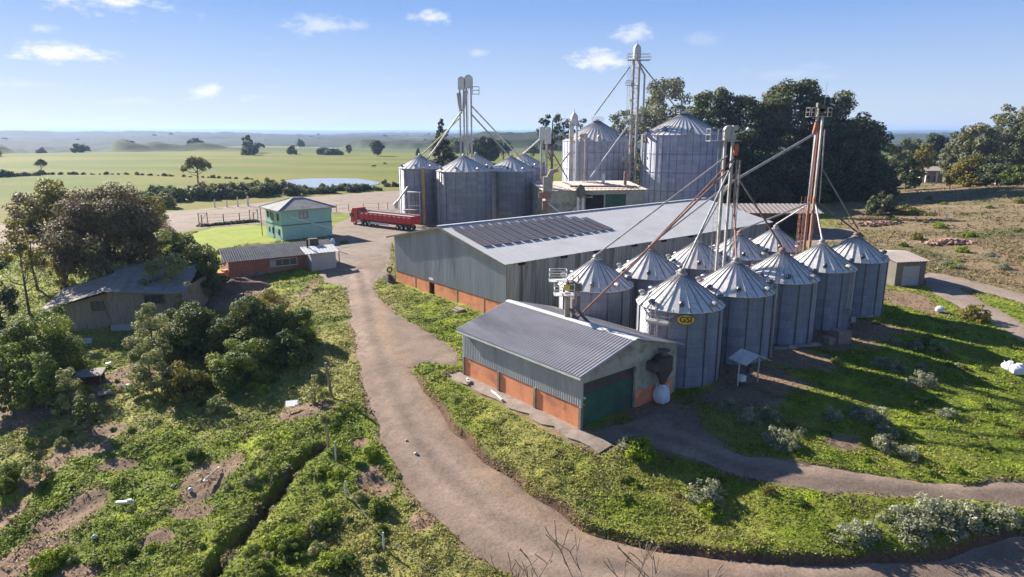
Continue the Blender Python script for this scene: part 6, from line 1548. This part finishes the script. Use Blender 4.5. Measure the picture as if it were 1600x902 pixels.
# grey hut at the right end of the silo rows
g_ = G(1397, 447); cx, cy = g_.x - 1.0, g_.y + .2
M['dun_wall'] = mat('dun wall', (.19,.165,.135), .92, var=.2, scale=1)
t = building('hut','small dun hut with a brown sheet roof right of the last silo',(cx+1.0,cy-.2),R_(39.5-28),4.6,8.0,3.3,'dun_wall','brown_roof','hut',pitch=.14,over=.35,holes=[],period=.5)
w = MB(); w.box((2.3,-.04,1.2),(2.6,.08,2.9)); w.build('door','grey_block',t)
x, y = row(4.75, 3.5)
# pale things behind the last silos: tilted drum shaped vent
t = thing('dust_fan','grey round dust fan standing behind the roof peak of the last silo','machinery',(xat(1336,104,1),104,gz(39,104))); w = MB(); w.tube([(0,-.6,1.6),(0,.6,1.6)],1.3,18); w.box((0,0,.2),(1.6,1.6,1.2)); w.box((1.2,0,2.2),(1.2,.9,.8)); w.build('housing','trim',t,True); MB().tube([(0,-.68,1.6),(0,-.6,1.6)],.8,16).build('inlet','dark_steel',t,True)
# farmhouse with columns on the rise
cx = xat(1441,262,4); t = building('farmhouse','pale farmhouse porch with white columns on the rise between the trees',(cx,262),R_(8),9.0,9,4.4,'plaster','fibro','house',pitch=.3,over=.8,holes=[(2.4,3.6,1.2,2.6),(5.2,6.4,-.3,2.3)],period=.6)
for xx in (-.2, 4.4, 8.8): MB().box((xx,-2.4,2.1),(.45,.45,4.4)).build('column','white_paint',t)
MB().box((4.3,-1.3,4.45),(10.2,3.2,.3)).build('porch_roof','fibro',t); MB().box((5.8,.12,1),(1.2,.1,2.6)).build('door','brown_board',t); MB().box((3.0,.12,1.9),(1.2,.1,1.4)).build('window','glass',t)
cx = xat(1376,225,3); t = building('hut','pale cottage glimpsed between dark trees left of the farmhouse',(cx,225),R_(-12),5.2,5,2.9,'white_paint','bale_roof','hut',pitch=.35,over=.5,holes=[(1.2,2.2,1,2)],period=.6); MB().box((1.7,.12,1.5),(1,.08,1)).build('window','glass',t)
cx = xat(1580,230,6); t = building('farmhouse','reddish roofed house showing among the trees near the right edge',(cx,232),R_(-10),8,7,3.4,'fibro','orange_wall','house',pitch=.4,over=.5,holes=[(2,3,1,2.2)],period=.6); MB().box((2.5,.12,1.6),(1,.08,1.2)).build('window','glass',t)

# ---------------------------------------------------------------- round the silos
g = G(1168, 600); x, y = g.x, g.y
t = thing('loading_hood', 'small pitched sheet metal hood on posts over an auger beside the silos', 'shelter', (x, y, g.z), PHI-.25)
w = MB(); w.add([(-1.35,-1,2.2),(-1.35,1,2.2),(0,1,2.85),(0,-1,2.85),(1.35,-1,2.2),(1.35,1,2.2),(-1.35,-1,2.14),(-1.35,1,2.14),(0,1,2.79),(0,-1,2.79),(1.35,-1,2.14),(1.35,1,2.14)],[(0,3,2,1),(3,4,5,2),(6,7,8,9),(9,8,11,10),(0,1,7,6),(4,10,11,5),(0,6,9,3),(3,9,10,4),(1,2,8,7),(2,5,11,8)]); w.build('roof','trim',t)
for sx in (-1.1,1.1): MB().box((sx,0,1.0),(.08,.08,2.5)).build('post','trim',t)
w = MB(); w.tube([(-.5,-.2,.35),(-.1,0,.9),(.5,.3,1.5)],.16,8); w.box((-.3,-.1,.5),(.9,.6,.5)); w.box((.1,0,1.25),(.5,.4,.5)); w.build('auger_motor','dark_steel',t,True); w = MB(); w.box((-.9,-.2,.75),(.5,.5,.5)); w.build('bin','white_paint',t)
g = G(1312, 512); t = thing('unloading_auger', 'grey unloading auger with railed frame between the last silos', 'machinery', (g.x, g.y, g.z), .1)
w = MB(); w.tube([(-4,0,.9),(0,0,1.0),(1.4,0,1.0)],.13,8); w.box((1.3,0,.9),(.6,.5,.6)); w.build('tube','steel',t,True); w = MB(); w.add([(-1.0,-.8,2.1),(-1.0,.8,2.1),(.1,.8,2.4),(.1,-.8,2.4),(1.2,-.8,2.0),(1.2,.8,2.0)],[(0,3,2,1),(3,4,5,2)]).build('cover','trim',t)
for xx in (-2.6,0,1): MB().box((xx,0,.9),(.07,.07,2.3)).build('post','steel',t)
for i, (px, py, wd, lab) in enumerate(((1150,582,.0,''),(1225,545,2.4,'sunlit pale slab at the foot of the middle front silo'),(1258,541,3.2,'long sunlit slab between the middle and fourth front silos'),(1345,496,3.4,'long thin slab lying right of the last front silo'),(1285,503,1.2,'short slab left of the unloading auger'))[1:]):
    board('slab', lab, px, py, (wd,.6,.14), PHI-.55, 'fibro', 'slab', 0, .1)
g = G(1312, 535); mist('concrete_box','dim grey concrete box in the shade by the unloading auger','concrete box',MB().box((0,0,.6),(1.6,1.2,1.4)).box((-1.2,.1,.3),(1.0,1.0,.7)),'concrete',tuple(g),.3)
for i, (px, py, s, lab) in enumerate(((1577,578,1.0,'left of two slumped white bags on the open grass'),(1590,584,1.15,'right and larger of two slumped white bags on the open grass'),(1468,487,.8,'white bag lying in the tree like shadow beside the dirt track'))):
    g = G(px, py); bulk_bag(lab, (g.x, g.y, g.z+.05), i*1.3, s*1.05, squash=.5)
# tyre and culvert by the warehouse corner
g = G(609, 426); mist('tyre','old tyre leaning at the corner of the big warehouse','tyre',MB().tube([(math.cos(k/9*math.pi)*.34,0,.42+math.sin(k/9*math.pi)*.34) for k in range(19)],.11,8,False),'tyre',tuple(g),.5,True)
g = G(609, 440); mist('culvert_box','open dark concrete culvert box at the foot of the warehouse corner','culvert',MB().box((-.55,0,.4),(.15,1.2,1.0)).box((.55,0,.4),(.15,1.2,1.0)).box((0,.55,.4),(.95,.1,1.0)).box((0,0,.1),(.95,1,.1)),'concrete',tuple(g),PHI,False)
g = G(718, 485); mist('step','small stone step below the warehouse side door','step',MB().box((0,0,.1),(.8,1.4,.3)).box((-.5,.1,.0),(.5,1.2,.2)),'concrete',tuple(g),PHI)
# broken timber and debris heap on the hillside
def heap(label, px, py, rx, ry, n, seed, m, cat='debris', s_=1.0):
    rnd = random.Random(seed); g = G(px, py); mb = MB()
    for k in range(n):
        a = rnd.uniform(0,6.28); q = rnd.random()**.6; L_ = rnd.uniform(.4,1.6); mb.box((math.cos(a)*q*rx, math.sin(a)*q*ry, rnd.uniform(.0,.7)*(1-q)*s_+.15),(L_*s_,rnd.uniform(.15,.5)*s_,rnd.uniform(.1,.35)*s_),M_=(Matrix.Rotation(rnd.uniform(0,6.28),3,'Z') @ Matrix.Rotation(rnd.gauss(0,.35),3,'X')))
    o = mist('debris_heap',label,cat,mb,m,tuple(g),.0); o['kind'] = 'stuff'; return o
M['debris'] = mat('broken brick and clay', (.40,.25,.18), .95, var=.45, scale=1.3, c2=(.22,.15,.11))
heap('reddish brick rubble heap beyond the dirt track', 1485, 380, 5.0, 1.6, 110, 4, 'debris'); heap('smaller reddish rubble heap left of the long one', 1380, 351, 6, 2.0, 90, 5, 'debris')
heap('scattered pale stones in the red soil left of the ditch', 60, 868, 1.9, 1.6, 60, 6, 'debris', s_=.22)
post('white post standing alone on the brown hillside', 1478, 345, 331, .12, 'white_paint', .1, name='marker_post')
# cattle in the pasture
def cow(px, py, rz, lab):
    g = G(px, py); t = thing('cow', lab, 'cow', tuple(g), rz); bm_ = bpy.data.meshes.new('body')
    V = [(0,0,1.15),(.55,0,1.18),(1.0,0,1.22),(1.35,0,1.45),(1.7,0,1.35),(-.6,0,1.2),(-.95,0,1.15),(-1.1,0,.7)]; E = [(0,1),(1,2),(2,3),(3,4),(0,5),(5,6),(6,7)]; Rr = [.38,.40,.32,.2,.13,.38,.30,.04]
    for x, s in ((.85,.2),(.85,-.2),(-.8,.2),(-.8,-.2)):
        k = len(V); V += [(x,s,.75),(x+(.02 if x>0 else -.08),s,.4),(x,s,.02)]; E += [(2 if x>0 else 6,k),(k,k+1),(k+1,k+2)]; Rr += [.13,.08,.06]
    bm_.from_pydata(V, E, []); o = bpy.data.objects.new('body', bm_); COL.objects.link(o); md = o.modifiers.new('skin','SKIN'); o.modifiers.new('sub','SUBSURF').levels = 1
    for i, r in enumerate(Rr): bm_.skin_vertices[0].data[i].radius = (r, r)
    bm_.skin_vertices[0].data[0].use_root = True; o.data.materials.append(M['cow']); o.parent = t
    dg = bpy.context.evaluated_depsgraph_get(); me = bpy.data.meshes.new_from_object(o.evaluated_get(dg)); me.name = 'body'; o.modifiers.clear(); o.data = me; me.materials.clear(); me.materials.append(M['cow'])
M['cow'] = mat('dark cow hide', (.035,.028,.022), .8)
cow(583.5, 262.5, .3, 'dark cow grazing in the pasture, nearer of the two'); cow(602, 258, 2.6, 'dark cow grazing in the pasture, farther of the two')

# ---------------------------------------------------------------- air
hb = MB(); R0 = 24000; hb.box((0, 0, (78 - 140)/2), (2*R0*1.02, 2*R0*1.01, 78 + 140)); ho = hb.build('haze', None)
hm = bpy.data.materials.new('haze'); hm.use_nodes = True; nt = hm.node_tree; nt.nodes.clear(); ou = nt.nodes.new('ShaderNodeOutputMaterial'); pv = nt.nodes.new('ShaderNodeVolumePrincipled')
pv.inputs['Color'].default_value = (.42,.60,.95,1); pv.inputs['Density'].default_value = HAZE; pv.inputs['Anisotropy'].default_value = .25; nt.links.new(pv.outputs[0], ou.inputs['Volume']); ho.data.materials.append(hm); tag(ho, kind='stuff')
